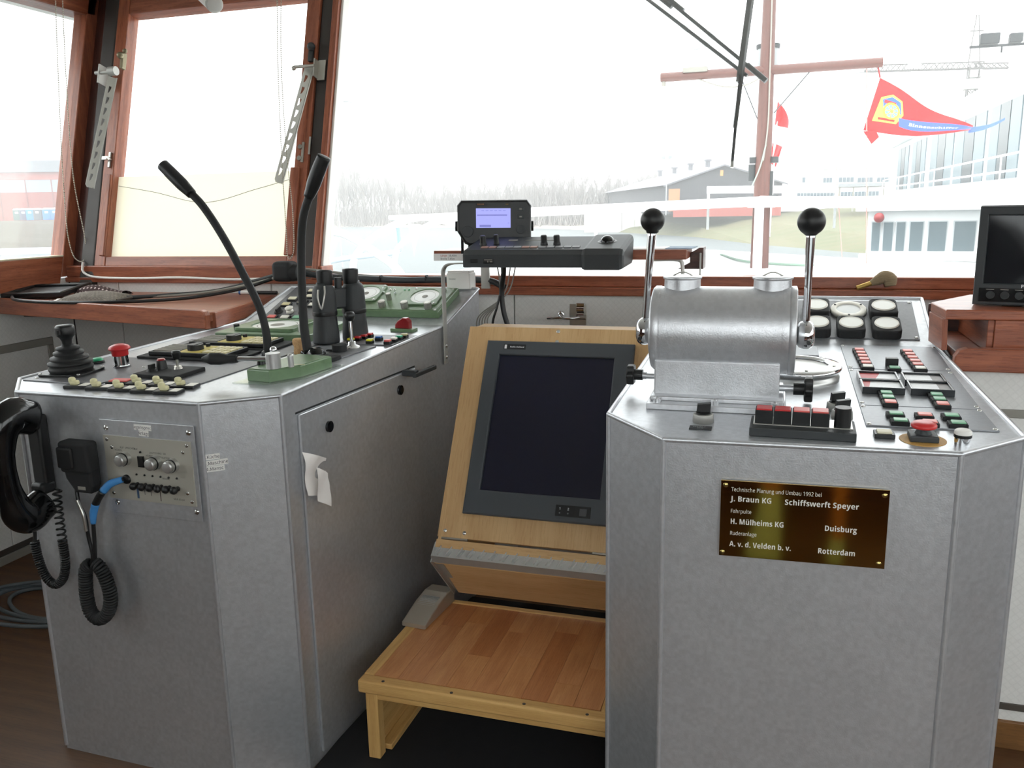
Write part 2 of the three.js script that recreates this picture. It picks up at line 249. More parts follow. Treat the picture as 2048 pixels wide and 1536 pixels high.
// the door in the left console's side: local x runs forwards along the side, z stands out from it
const SA = V3(-1.046, 0, LP(0, 0.1)[2]), SB = V3(-1.0, 0, L0[2]), sdir = SB.clone().sub(SA).normalize(), SR = Math.atan2(-sdir.z, sdir.x);
const sideGroup = (name, parent) => { const g = new THREE.Group(); g.name = name; g.position.copy(SA); g.rotation.y = SR; parent.add(g); return g; };
{
  const d = sideGroup('door', lc);
  mesh('door_leaf', boxf(0.056, 0.648, 0.02, 0.893, 0.0, 0.007, 0.003), M.steel, d);
  mesh('seam', [boxf(0.65, 0.654, 0.02, 0.893, 0, 0.0015), boxf(0.05, 0.655, 0.8945, 0.899, 0, 0.001)], M.blackMatte, d);
  for (const [u, v] of [[0.172, 0.836], [0.543, 0.849]]) mesh('lock', [cyl(0.014, 0.014, 0.006, u, v, 0.01, 'z'), cyl(0.01, 0.01, 0.003, u, v, 0.014, 'z')], M.blackGloss, d);
  mesh('handle', [boxf(0.56, 0.585, 0.885, 0.902, 0.007, 0.05, 0.004), boxf(0.56, 0.7, 0.882, 0.896, 0.04, 0.052, 0.004)], M.charcoal, d);
}
{ // paper tucked under the door edge
  const P = thing('paper_slip', 'crumpled white paper slip taped to the grey console door edge', 'paper', SA.toArray(), [0, SR, 0]);
  const g = grid((u, v) => { const y = 0.807 - v * (0.105 + 0.015 * u) - 0.045 * u * (1 - v * 0.6) , x = 0.046 + u * (0.105 - 0.012 * v) ; return [x, y, 0.014 + 0.006 * Math.sin(u * 5 + v * 2) + 0.004 * Math.sin(v * 7 + u * 3)]; }, 16, 16);
  mesh('sheet', prep(g), M.paper, P);
  const g2 = grid((u, v) => [0.085 + u * 0.05, 0.76 - v * 0.085 - 0.03 * u, 0.023 + 0.003 * Math.sin(u * 4 + v * 5)], 8, 8);
  mesh('fold', prep(g2), M.paper, P);
}

// ------------------------------------------------------------------ fixed controls of the left console (parts of it)
function part(name, g, m, parent, p = [0, 0, 0], r = [0, 0, 0]) { const o = mesh(name, g, m, parent); o.position.set(...p); o.rotation.set(...r); return o; }
const screwGeo = merge([lathe([[0, 0.0022], [0.003, 0.002], [0.0042, 0.0012], [0.0044, 0]], 0, 0, 0, 12), boxf(-0.003, 0.003, 0.0018, 0.0024, -0.0005, 0.0005)]);
part('inset_plate', ext([[-1.79, 0.112], [-1.562, 0.102], [-1.50, 0.38], [-1.775, 0.39]], 0.003, 0.0008).rotateX(-Math.PI / 2), M.plateDark, lc, LP(0, 0), [TT, 0, 0]);
part('inset_plate', ext([[-1.558, 0.168], [-1.30, 0.158], [-1.255, 0.64], [-1.70, 0.65], [-1.68, 0.395], [-1.52, 0.39]], 0.003, 0.0008).rotateX(-Math.PI / 2), M.plateDark, lc, LP(0, 0), [TT, 0, 0]);
for (const [x, s] of [[-1.765, 0.13], [-1.52, 0.355], [-1.57, 0.285], [-1.645, 0.63], [-1.28, 0.62]]) part('screw', screwGeo.clone(), M.screw, lc, LP(x, s, 0.003), [TT, 0.5, 0]);
{
  const base = boxf(-0.031, 0.031, 0, 0.008, -0.017, 0.017, 0.002), lev = merge([boxf(-0.02, 0.0, 0.006, 0.018, -0.008, 0.008, 0.005), boxf(-0.024, -0.008, 0.01, 0.026, -0.007, 0.007, 0.006)]), lbl = boxf(0.008, 0.029, 0.0075, 0.0088, -0.013, 0.013, 0.0004);
  for (const [x, s] of [[-1.585, 0.08], [-1.518, 0.077], [-1.452, 0.076], [-1.386, 0.073], [-1.322, 0.073], [-1.446, 0.128], [-1.381, 0.126], [-1.318, 0.125]]) {
    const b = part('rocker_switch', base.clone(), M.black, lc, LP(x, s), [TT, 0.12, 0]);
    mesh('lever', lev.clone(), M.ivory, b); mesh('label_strip', lbl.clone(), M.whiteBtn, b);
  }
  const b = part('indicator_lamp', base.clone(), M.black, lc, LP(-1.508, 0.131), [TT, 0.12, 0]); mesh('lens', boxf(-0.024, 0.024, 0.006, 0.011, -0.013, 0.013, 0.002), M.redSoft, b);
  const g = part('green_button', lathe([[0, 0.014], [0.012, 0.013], [0.016, 0.009], [0.016, 0.006], [0.017, 0], [0, 0]]), M.greenBright, lc, LP(-1.744, 0.311, 0.003), [TT, 0, 0]);
  mesh('collar', lathe([[0.0165, 0.007], [0.0185, 0.006], [0.0195, 0], [0.0165, 0]]), M.black, g);
}
{ // emergency stop
  const e = part('emergency_stop', lathe([[0, 0.06], [0.014, 0.0595], [0.024, 0.055], [0.0275, 0.05], [0.0265, 0.047], [0.021, 0.043], [0.0205, 0.032], [0.0195, 0.03], [0, 0.03]]), M.red, lc, LP(-1.638, 0.283, 0.003), [TT, 0, 0]);
  mesh('collar', lathe([[0.0185, 0.034], [0.0188, 0.006], [0.021, 0.005], [0.022, 0], [0, 0]]), M.chrome, e);
}
{ // black switch plate
  const t = thing('switch_unit', 'small black switch panel with two knobs and a toggle lever', 'switch panel', LP(-1.445, 0.228), [TT, 0, 0]);
  mesh('plate', ext([[-0.07, -0.046], [0.06, -0.058], [0.07, 0.05], [-0.058, 0.056]], 0.011, 0.002).rotateX(-Math.PI / 2).translate(0, 0.002, 0), M.blackMatte, t);
  const k = mesh('knob', [cyl(0.012, 0.015, 0.006, -0.038, 0.016, 0.014), box(0.007, 0.014, 0.022, -0.038, 0.024, 0.014, 0.002)], M.black, t);
  const k2 = mesh('knob', [cyl(0.011, 0.014, 0.022, -0.031, 0.024, -0.014)], M.black, t); mesh('knob_cap', cyl(0.0085, 0.0105, 0.004, -0.031, 0.037, -0.014), M.darkRed, t);
  const l = mesh('toggle', [cyl(0.009, 0.012, 0.008, 0.012, 0.016, -0.02), cyl(0.0035, 0.0035, 0.024, 0.012, 0.03, -0.02)], M.nickel, t); mesh('grip', lathe([[0, 0.022], [0.0105, 0.021], [0.0115, 0.016], [0.009, 0], [0, 0]], 0.012, 0.038, -0.02, 20), M.black, l);
}
{ // joystick
  const t = thing('joystick', 'black joystick with ribbed rubber bellows at the console corner', 'joystick', LP(-1.722, 0.2, 0.003), [TT, 0.1, 0]);
  mesh('base_plate', ext(rrect(0.13, 0.11, 0.02), 0.006, 0.001).rotateX(-Math.PI / 2), M.black, t);
  for (const [x, z] of [[-0.055, 0.045], [0.055, 0.045], [-0.055, -0.045], [0.055, -0.045]]) part('screw', screwGeo.clone(), M.screw, t, [x, 0.006, z]);
  const rib = [[0.05, 0.006], [0.053, 0.012], [0.053, 0.017], [0.047, 0.021], [0.053, 0.025], [0.053, 0.03], [0.043, 0.034], [0.046, 0.037], [0.045, 0.043], [0.032, 0.046], [0.036, 0.05], [0.036, 0.056], [0.024, 0.059], [0.029, 0.063], [0.028, 0.068], [0.014, 0.071], [0.014, 0.075], [0, 0.076]];
  mesh('bellows', lathe(rib, 0, 0, 0, 36), M.rubber, t);
  mesh('grip', [lathe([[0.011, 0.07], [0.0125, 0.085], [0.016, 0.092], [0.022, 0.098], [0.0235, 0.104], [0.0235, 0.118], [0.02, 0.1235], [0.01, 0.125], [0, 0.1252]]), box(0.01, 0.014, 0.006, 0, 0.108, 0.023, 0.002)], M.black, t);
}
// two handset keypad units
function keypadUnit(x, s, label) {
  const t = thing('keypad_unit', label, 'keypad', LP(x, s, 0.003), [TT, -0.02, 0], 'keypad units');
  mesh('base_plate', box(0.315, 0.007, 0.125, 0, 0.0035, 0, 0.002), M.blackMatte, t);
  const y = 0.007;
  mesh('tray', [boxf(-0.125, 0.125, y, y + 0.006, -0.052, 0.052, 0.002), boxf(-0.125, 0.125, y, y + 0.012, -0.052, -0.046, 0.002), boxf(-0.125, 0.125, y, y + 0.012, 0.046, 0.052, 0.002), boxf(-0.125, -0.119, y, y + 0.012, -0.052, 0.052, 0.002), boxf(0.119, 0.125, y, y + 0.012, -0.052, 0.052, 0.002)], M.black, t);
  for (let i = 0; i < 6; i++) mesh('grille_slat', boxf(-0.116, -0.035, y + 0.006, y + 0.0145, -0.041 + i * 0.0145, -0.034 + i * 0.0145, 0.001), M.trimGrey, t);
  mesh('face_plate', boxf(-0.033, 0.036, y + 0.005, y + 0.0125, -0.044, 0.044, 0.001), M.yellow, t);
  const k = mesh('knob', [cyl(0.021, 0.022, 0.018, -0.002, y + 0.018, 0.008), box(0.02, 0.003, 0.04, -0.002, y + 0.027, 0.008, 0.001)], M.black, t);
  mesh('button', cyl(0.006, 0.006, 0.014, 0.006, y + 0.014, -0.034), M.black, t);
  for (let i = 0; i < 4; i++) for (let j = 0; j < 3; j++) mesh('key', boxf(0.042 + i * 0.0195, 0.0575 + i * 0.0195, y + 0.005, y + 0.0145, -0.04 + j * 0.028, -0.017 + j * 0.028, 0.002), M.beigeBtn, t);
  return t;
}
keypadUnit(-1.512, 0.435, 'black speaker and keypad unit with round knob, nearer of the two');
keypadUnit(-1.488, 0.575, 'black speaker and keypad unit with round knob, the one in front of the green box');
// green instrument housings
function dialUnit(parent, x, y, z, w, tilt = 0) {
  const p = mesh('dial_plate', ext(rrect(w, w, 0.012), 0.006, 0.001, [circ(w * 0.41, 40)]).rotateX(-Math.PI / 2).translate(x, y, z), M.green, parent);
  mesh('dial', cyl(w * 0.41, w * 0.41, 0.003, x, y + 0.0015, z, 'y', 40), M.dial, p);
  mesh('scale_ring', lathe([[w * 0.3, 0.0032], [w * 0.302, 0.0036], [w * 0.306, 0.0032]], x, y, z, 40), M.trimGrey, p); mesh('hub', lathe([[0, 0.0036], [w * 0.085, 0.0036], [w * 0.085, 0.003]], x, y, z), M.trimGrey, p);
  for (const [a, b] of [[-1, -1], [1, -1], [-1, 1], [1, 1]]) { const s = part('screw', screwGeo.clone(), M.screw, parent, [x + a * w * 0.42, y + 0.006, z + b * w * 0.42]); }
  return p;
}
{
  const t = thing('gyro_repeater', 'flat green instrument box with one large round compass dial', 'instrument', LP(-1.465, 0.78, 0), [TT, 0, 0]);
  mesh('housing', ext(rrect(0.33, 0.235, 0.01), 0.022, 0.003).rotateX(-Math.PI / 2), M.green, t);
  mesh('dial_plate', ext(rrect(0.2, 0.17, 0.008), 0.01, 0.0015, [circ(0.077, 40)]).rotateX(-Math.PI / 2).translate(-0.015, 0.022, 0.0), M.green, t);
  mesh('dial', cyl(0.077, 0.077, 0.004, -0.015, 0.026, 0.0, 'y', 40), M.dial, t);
  mesh('hub', lathe([[0, 0.0285], [0.022, 0.0285], [0.022, 0.027]], -0.015, 0, 0), M.trimGrey, t); mesh('scale_ring', lathe([[0.06, 0.0283], [0.0612, 0.0287], [0.0624, 0.0283]], -0.015, 0, 0, 40), M.trimGrey, t);
  mesh('knob', cyl(0.009, 0.009, 0.016, -0.125, 0.03, 0.055), M.black, t);
  mesh('knob', cyl(0.012, 0.013, 0.024, 0.115, 0.034, 0.07), M.alu, t); mesh('knob', cyl(0.009, 0.01, 0.018, 0.14, 0.031, -0.02), M.alu, t);
  for (const [a, b] of [[-1, 1], [1, 1]]) part('screw', screwGeo.clone(), M.screw, t, [a * 0.178, 0.001, b * 0.09]);
}
{
  const t = ltilt('rudder_indicator', 'green instrument box with two round dials and four ribbed knobs', 'instrument', -1.225, 0.125);
  mesh('housing', ext([[-0.215, -0.082], [0.19, -0.082], [0.205, 0.085], [-0.2, 0.1]], 0.026, 0.004).rotateX(-Math.PI / 2), M.green, t);
  mesh('cover', ext([[-0.208, -0.075], [0.183, -0.075], [0.198, 0.078], [-0.193, 0.093]], 0.002, 0.0005).rotateX(-Math.PI / 2).translate(0, 0.0255, 0), M.green, t);
  dialUnit(t, 0.112, 0.027, -0.012, 0.118); dialUnit(t, -0.112, 0.027, -0.03, 0.118);
  const ribbed = (r, h) => { const n = 24, o = []; for (let i = 0; i < n * 2; i++) { const a = i / n * Math.PI, q = i % 2 ? r : r * 0.9; o.push([q * Math.cos(a), q * Math.sin(a)]); } return merge([ext(o, h, 0.001).rotateX(-Math.PI / 2), cyl(r * 0.7, r * 0.7, 0.002, 0, h, 0)]); };
  for (const [x, s] of [[-0.098, -0.05], [-0.014, -0.057], [0.068, -0.06], [0.151, -0.062], [-0.011, -0.006]]) part('knob', ribbed(x === -0.011 ? 0.009 : 0.0125, 0.022), M.nickel, t, [x, 0.027, -s]);
  for (const [x, s] of [[-0.05, 0.04], [-0.006, 0.036]]) mesh('toggle', [cyl(0.003, 0.004, 0.005, x, 0.03, -s), cyl(0.0016, 0.0016, 0.016, x, 0.038, -s)], M.chrome, t);
  for (const [x, s] of [[0.018, 0.062], [0.034, 0.062], [-0.036, 0.062], [-0.02, 0.062]]) mesh('indicator_lamp', lathe([[0, 0.004], [0.003, 0.0035], [0.005, 0]], x, 0.027, -s, 14), x > 0 ? M.greenBtn : M.nickel, t);
  part('screw', screwGeo.clone(), M.screw, t, [0.178, 0.027, 0.072]); part('screw', screwGeo.clone(), M.screw, t, [0.192, 0.027, -0.072]);
}
{ // button panel on the tilted back, left
  const t = ltilt('push_button_unit', 'tilted button panel with pale, red and green square buttons behind the gooseneck microphones', 'button panel', -1.58, 0.12);
  mesh('plate', ext([[-0.1, -0.125], [0.14, -0.125], [0.15, 0.128], [-0.085, 0.128]], 0.003, 0.0008).rotateX(-Math.PI / 2), M.plateDark, t);
  const btn = boxf(-0.019, 0.019, 0.003, 0.009, -0.0125, 0.0125, 0.002), lens = boxf(-0.0145, 0.0145, 0.008, 0.012, -0.009, 0.009, 0.002);
  for (const [x, q, c] of [[-1.637, 0.019, 'redSoft'], [-1.586, 0.018, 'whiteBtn'], [-1.539, 0.018, 'greenBtn'], [-1.63, 0.108, 'beigeBtn'], [-1.576, 0.127, 'cream'], [-1.524, 0.108, 'whiteBtn'], [-1.627, 0.15, 'cream'], [-1.566, 0.17, 'cream'], [-1.53, 0.145, 'whiteBtn'], [-1.578, 0.21, 'cream'], [-1.53, 0.2, 'cream']]) {
    const b = part('push_button', btn.clone(), M.black, t, [x + 1.58, 0, 0.12 - q]); mesh('lens', lens.clone(), M[c], b);
  }
  for (const [x, q] of [[-1.634, 0.06], [-1.54, 0.06]]) part('rotary_switch', [cyl(0.014, 0.016, 0.006, 0, 0.006, 0), box(0.008, 0.014, 0.026, 0, 0.014, 0, 0.002)], M.black, t, [x + 1.58, 0, 0.12 - q]);
  const k = part('mushroom_button', [lathe([[0, 0.026], [0.01, 0.0255], [0.0145, 0.022], [0.013, 0.018], [0.008, 0.017], [0.008, 0.013], [0.0125, 0.012], [0.013, 0.003], [0, 0.003]])], M.whiteBtn, t, [-0.008, 0, 0.062]);
}
{ // tiller unit
  const t = thing('tiller_unit', 'green steering unit with silver boss and black-gripped tiller arm', 'steering unit', LP(-1.125, 0.285), [TT, -0.03, 0]);
  const C = [[-0.075, -0.08], [-0.01, -0.085], [0.035, -0.02], [0.055, 0.09], [-0.045, 0.1]];
  mesh('housing', ext(C.map(([x, s]) => [x * 1.0, s]), 0.03, 0.003).rotateX(-Math.PI / 2), M.green, t);
  mesh('cover', ext(C.map(([x, s]) => [x * 0.94, s * 0.95]), 0.002, 0.0005).rotateX(-Math.PI / 2).translate(0, 0.0295, 0), M.green, t);
  mesh('clear_plate', ext([[-0.1, -0.108], [-0.005, -0.108], [0.055, -0.03], [0.075, 0.115], [-0.05, 0.12]], 0.003, 0.0008).rotateX(-Math.PI / 2), new THREE.MeshPhysicalMaterial({ color: 0xf3f6f4, roughness: 0.04, transmission: 0.97, thickness: 0, ior: 1.45 }), t);
  mesh('boss', [cyl(0.0175, 0.0175, 0.036, -0.012, 0.0495, 0.06, 'y', 32), lathe([[0, 0.0375], [0.015, 0.037], [0.0175, 0.0355]], -0.012, 0.031, 0.06)], M.alu, t);
  mesh('arm', [bar([-0.012, 0.053, 0.06], [-0.115, 0.056, 0.09], 0.0058, 14), ball(0.009, -0.03, 0.068, 0.03)], M.chrome, t);
  mesh('grip', sweep([[-0.095, 0.0555, 0.084], [-0.108, 0.0558, 0.088], [-0.14, 0.0565, 0.097], [-0.168, 0.057, 0.105], [-0.178, 0.0573, 0.108]], [0.0095, 0.01, 0.0145, 0.0145, 0.004], 24, 16), M.rubber, t);
  mesh('pin', lathe([[0.007, 0], [0.007, 0.027], [0.0055, 0.031], [0, 0.032]], 0.023, 0.031, 0.04, 20), M.alu, t);
  mesh('collar', [cyl(0.009, 0.011, 0.012, -0.068, 0.036, 0.03)], M.black, t);
  mesh('pointer_line', boxf(-0.002, 0.045, 0.031, 0.0318, 0.016, 0.018), M.beigeBtn, t);
}
{ // the lever panel
  const t = thing('lever_unit', 'grey panel with chrome ball-topped lever beside a flat black knob', 'lever panel', LP(-1.105, 0.555), [TT, 0, 0]);
  mesh('plate', ext([[-0.05, -0.075], [0.01, -0.08], [0.035, 0.075], [-0.075, 0.08]], 0.004, 0.0008).rotateX(-Math.PI / 2), M.plateDark, t);
  mesh('collar', lathe([[0.022, 0.004], [0.02, 0.008], [0.011, 0.012], [0.011, 0.02], [0.007, 0.022], [0, 0.022]], -0.024, 0, -0.045), M.chrome, t);
  mesh('rod', bar([-0.024, 0.018, -0.045], [-0.027, 0.082, -0.05], 0.005, 14), M.chrome, t);
  mesh('ball', lathe([[0, -0.018], [0.011, -0.015], [0.0145, -0.004], [0.0145, 0.003], [0.011, 0.009], [0, 0.011]], -0.027, 0.094, -0.05, 24), M.black, t);
  mesh('knob', [cyl(0.02, 0.021, 0.018, -0.036, 0.013, 0.006, 'y', 32), box(0.05, 0.005, 0.012, -0.046, 0.0065, 0.014, 0.002)], M.blackMatte, t);
}
{ // coloured push buttons
  const t = thing('push_button_unit', 'panel of small coloured push buttons beside the binoculars', 'button panel', LP(-1.09, 0.705), [TT, 0, 0]);
  mesh('plate', ext([[-0.11, -0.068], [0.06, -0.055], [0.078, 0.088], [-0.1, 0.08]], 0.004, 0.0008).rotateX(-Math.PI / 2), M.plateDark, t);
  for (const [x, s, c] of [[-1.166, 0.663, 'yellowBtn'], [-1.159, 0.692, 'red'], [-1.153, 0.72, 'red'], [-1.147, 0.745, 'red'], [-1.104, 0.66, 'yellowBtn'], [-1.097, 0.704, 'blueBtn'], [-1.047, 0.658, 'redSoft'], [-1.044, 0.692, 'whiteBtn'], [-1.041, 0.722, 'greenBright'], [-1.037, 0.75, 'beigeBtn']]) {
    const b = part('push_button', boxf(-0.0095, 0.0095, 0.004, 0.012, -0.0095, 0.0095, 0.001), M.black, t, [x + 1.09, 0, 0.705 - s]); mesh('lens', boxf(-0.0085, 0.0085, 0.011, 0.017, -0.0085, 0.0085, 0.002), M[c], b);
  }
}
{ // red safety cover
  const t = thing('emergency_switch', 'switch under a dark red hinged safety cover', 'switch', LP(-1.092, 0.868), [TT, -0.12, 0]);
  mesh('base', box(0.078, 0.01, 0.036, 0, 0.005, 0, 0.002), M.green, t);
  mesh('cover', ext([[-0.026, 0], [0.024, 0], [0.024, 0.022], [0.015, 0.032], [0.002, 0.033], [-0.014, 0.025], [-0.025, 0.012]], 0.022, 0.003).translate(0, 0.01, -0.011), M.darkRed, t);
}
{ // radio microphone base with two goosenecks
  const t = thing('gooseneck_microphone', 'black gooseneck microphone bending left over the keypads', 'microphone', LP(-1.322, 0.478));
  mesh('foot', lathe([[0.017, 0], [0.0165, 0.012], [0.012, 0.016], [0, 0.017]]), M.black, t);
  const path = [[0, 0.008, 0], [0.0, 0.06, -0.0], [-0.014, 0.13, 0.0], [-0.055, 0.225, 0.005], [-0.108, 0.33, 0.01], [-0.16, 0.408, 0.012], [-0.195, 0.443, 0.012]];
  const seg = sweep(path, [0.0115, 0.0105, 0.0105, 0.0105, 0.0105, 0.0105, 0.0105], 90, 12);
  mesh('gooseneck', seg, M.rubber, t);
  mesh('head', sweep([[-0.188, 0.436, 0.012], [-0.205, 0.452, 0.012], [-0.24, 0.485, 0.012], [-0.272, 0.515, 0.012]], [0.0135, 0.0175, 0.0175, 0.0165], 20, 20), M.black, t);
}
{
  const t = thing('gooseneck_microphone', 'black gooseneck microphone standing upright by the window post', 'microphone', LP(-1.205, 0.49));
  mesh('foot', [lathe([[0.02, 0], [0.02, 0.012], [0.016, 0.017], [0, 0.02]]), lathe([[0, 0.027], [0.01, 0.0265], [0.019, 0.022], [0.0245, 0.012], [0.0255, 0], [0, 0]], 0.033, 0, 0.012)], M.blackGloss, t);
  mesh('gooseneck', sweep([[0, 0.012, 0], [-0.006, 0.08, 0], [-0.004, 0.19, 0], [0.006, 0.3, 0.005], [0.022, 0.375, 0.01], [0.046, 0.43, 0.01]], [0.0125, 0.0115, 0.0108, 0.0108, 0.0108, 0.0108], 70, 12), M.rubber, t);
  mesh('head', sweep([[0.04, 0.42, 0.01], [0.05, 0.438, 0.01], [0.072, 0.482, 0.01], [0.093, 0.52, 0.01]], [0.0135, 0.0185, 0.0185, 0.0175], 20, 20), M.black, t);
}
{ // flat black box beside the second microphone
  const t = thing('switch_box', 'flat black box beside the round microphone foot', 'switch box', LP(-1.122, 0.435), [TT, -0.1, 0]);
  mesh('case', box(0.05, 0.012, 0.075, 0, 0.006, 0, 0.002), M.blackMatte, t);
}
{ // binoculars, standing on their objectives
  const t = thing('binoculars', 'black binoculars standing upright on the left console', 'binoculars', LP(-1.217, 0.7), [0, 0.95, 0]); t.scale.setScalar(1.2);
  for (const x of [-0.036, 0.036]) {
    const b = mesh('barrel', lathe([[0, 0], [0.031, 0], [0.032, 0.004], [0.0315, 0.02], [0.0275, 0.066], [0.0285, 0.068], [0.0285, 0.076], [0.029, 0.078], [0.0275, 0.118], [0.025, 0.132], [0.0215, 0.138], [0.0165, 0.14], [0.0165, 0.145], [0, 0.145]], x * 1.08, 0, 0, 32), M.charcoal, t);
    mesh('eyepiece', lathe([[0.0165, 0.138], [0.018, 0.14], [0.0185, 0.15], [0.0192, 0.172], [0.018, 0.174], [0.014, 0.173], [0.013, 0.168], [0, 0.168]], x * 0.95, 0, 0, 28), M.black, b);
    mesh('band', lathe([[0.0283, 0.066], [0.0296, 0.067], [0.0296, 0.076], [0.0285, 0.077]], x * 1.08, 0, 0, 32), M.black, b);
  }
  mesh('bridge', [box(0.04, 0.05, 0.022, 0, 0.105, 0, 0.006), cyl(0.009, 0.009, 0.07, 0, 0.12, 0)], M.charcoal, t);
  mesh('strap', tube([[-0.06, 0.13, 0.018], [-0.066, 0.11, 0.026], [-0.06, 0.085, 0.028], [-0.05, 0.12, 0.03], [-0.045, 0.138, 0.02]], 0.0022, 24, 6), M.nickel, t);
}
{
  const t = thing('cork', 'pale champagne cork standing on the grey console', 'cork', LP(-1.247, 0.512));
  mesh('body', lathe([[0, 0], [0.0125, 0.0005], [0.0135, 0.003], [0.0125, 0.012], [0.0115, 0.019], [0.0125, 0.024], [0.0148, 0.029], [0.0152, 0.036], [0.0145, 0.041], [0.011, 0.0435], [0, 0.044]], 0, 0, 0, 28), S(0xffffff, 0.85, 0, { map: dtex(128, 128, (u, v) => { const q = fbm(u, v, 8, 14, 91, 3), p = fbm(u, v, 30, 30, 95, 2); return mix([226, 190, 140], [176, 128, 82], Math.min(1, q * 0.7 + (p > 0.68 ? 0.5 : 0))); }, [0.05, 0.05]) }), t);
}
{
  const t = ltilt('junction_box', 'white plastic junction box at the console edge with lettering', 'junction box', -1.03, 0.285);
  t.rotation.set(0, 0, 0); t.position.set(-1.03, 1.081, -2.72);
  mesh('case', boxf(-0.045, 0.04, 0, 0.055, -0.03, 0.03, 0.004), M.white, t);
  mesh('lid', boxf(-0.042, 0.037, 0.054, 0.062, -0.027, 0.027, 0.003), M.white, t);
  const [g, m] = face(0.03, 0.01, canvasTex(128, 42, (x, w, h) => { x.fillStyle = '#e9e7e2'; x.fillRect(0, 0, w, h); x.fillStyle = '#555'; x.font = '30px sans-serif'; x.fillText('Strahler', 8, 31); }));
  mesh('lettering', g.translate(-0.022, 0.035, 0.0304), m, t);
}

// ------------------------------------------------------------------ front of the left console
const FA = Math.atan2(-0.012, 0.518), FO = V3(-1.708, 0, -1.516); // the front face: x along, y up, z out
const lfront = (n, l, c, x, y) => thing(n, l, c, [FO.x + (x + 1.708), y, FO.z + (x + 1.708) * 0.023 + 0.003], [0, FA, 0]);
const wscrew = () => merge([lathe([[0, 0.004], [0.003, 0.0036], [0.006, 0.0018], [0.0066, 0]], 0, 0, 0, 14), boxf(-0.005, 0.005, 0.0033, 0.0042, -0.0007, 0.0007)]).rotateX(Math.PI / 2);
{
  const t = lfront('intercom', 'silver intercom panel with three knobs and six black buttons', 'intercom', -1.335, 0.785);
  mesh('mounting_plate', ext(rect(-0.13, -0.111, 0.13, 0.111), 0.003, 0.0006), M.steel, t);
  for (const [x, y] of [[-0.112, 0.092], [0.116, 0.095], [-0.104, -0.086], [0.117, -0.088]]) part('bolt', wscrew(), M.screw, t, [x, y, 0.003], [0, 0, x * 9]);
  const fp = canvasTex(512, 320, (x, w, h) => {
    x.fillStyle = '#b4b1a6'; x.fillRect(0, 0, w, h); x.fillStyle = '#3a3a3a'; x.font = '13px sans-serif';
    for (const [s, a, b] of [['HÖREN', 62, 74], ['RUF  SPRECHEN', 95, 60], ['EIN', 70, 92], ['AUS', 62, 104], ['RUF', 178, 62], ['LAUTSTÄRKE  DB', 268, 74], ['HÖREN  TÜREN', 246, 90], ['RUFTON', 338, 94], ['MIKRO', 70, 152], ['WACHE', 330, 198], ['ALLE', 258, 248], ['BUG', 210, 246], ['HECK', 300, 246], ['MAR 65/24', 384, 296]]) x.fillText(s, a, b);
    x.fillStyle = '#3f5878'; x.fillRect(168, 232, 13, 76); x.fillStyle = '#4a3a36'; x.fillRect(306, 244, 5, 66); x.fillStyle = '#5b5b58'; x.fillRect(214, 256, 4, 30); x.fillRect(252, 256, 4, 32);
  });
  const [fg] = face(0.24, 0.15, fp), fm = S(0xffffff, 0.45, 0.35, { map: fp });
  mesh('faceplate', box(0.24, 0.15, 0.0035, 0.0, 0.0, 0.0045, 0.0008), S(0xb4b1a6, 0.45, 0.35), t);
  mesh('print', fg.translate(0, 0, 0.0064), fm, t);
  for (const [x, y] of [[-0.11, 0.066], [0.11, 0.066], [-0.108, -0.062], [0.11, -0.064], [-0.098, 0.048], [0.098, 0.05], [0.1, -0.045]]) part('screw', screwGeo.clone().rotateX(Math.PI / 2), M.screw, t, [x, y, 0.0062]);
  const kn = merge([cyl(0.0125, 0.0135, 0.008, 0, 0, 0.004, 'z', 28), cyl(0.0118, 0.0118, 0.008, 0, 0, 0.012, 'z', 28), lathe([[0, 0.021], [0.0085, 0.021], [0.0108, 0.019], [0.0112, 0.015], [0, 0.015]], 0, 0, 0, 28).rotateX(Math.PI / 2)]);
  for (const [x, y] of [[-0.062, 0.024], [0.022, 0.021], [0.07, 0.019]]) { const k = part('knob', kn.clone(), M.alu, t, [x, y, 0.0062]); k.scale.setScalar(1.2); mesh('skirt', cyl(0.0128, 0.0128, 0.0022, 0, 0, 0.0095, 'z', 28), M.black, k); }
  mesh('display', [box(0.017, 0.026, 0.005, -0.018, 0.02, 0.008, 0.001)], M.blackGloss, t);
  mesh('indicator_lamp', cyl(0.0025, 0.0025, 0.003, -0.018, 0.042, 0.0075, 'z', 12), M.black, t);
  for (let i = 0; i < 6; i++) {
    mesh('indicator_lamp', lathe([[0, 0.003], [0.002, 0.0025], [0.0026, 0]], 0, 0, 0, 12).rotateX(Math.PI / 2).translate(-0.036 + i * 0.0222, -0.012, 0.0062), M.black, t);
    mesh('push_button', [cyl(0.005, 0.006, 0.01, 0, 0, 0.005, 'z', 16), lathe([[0, 0.022], [0.006, 0.021], [0.0092, 0.016], [0.0085, 0.011], [0.005, 0.009], [0, 0.009]], 0, 0, 0, 20).rotateX(Math.PI / 2)].map((g) => g.translate(-0.036 + i * 0.0222, -0.036, 0.0062)), M.black, t);
  }
  mesh('socket', lathe([[0, 0.006], [0.009, 0.006], [0.0105, 0.003], [0.0115, 0]], 0, 0, 0, 24).rotateX(Math.PI / 2).translate(-0.066, -0.026, 0.0062), M.black, t);
}
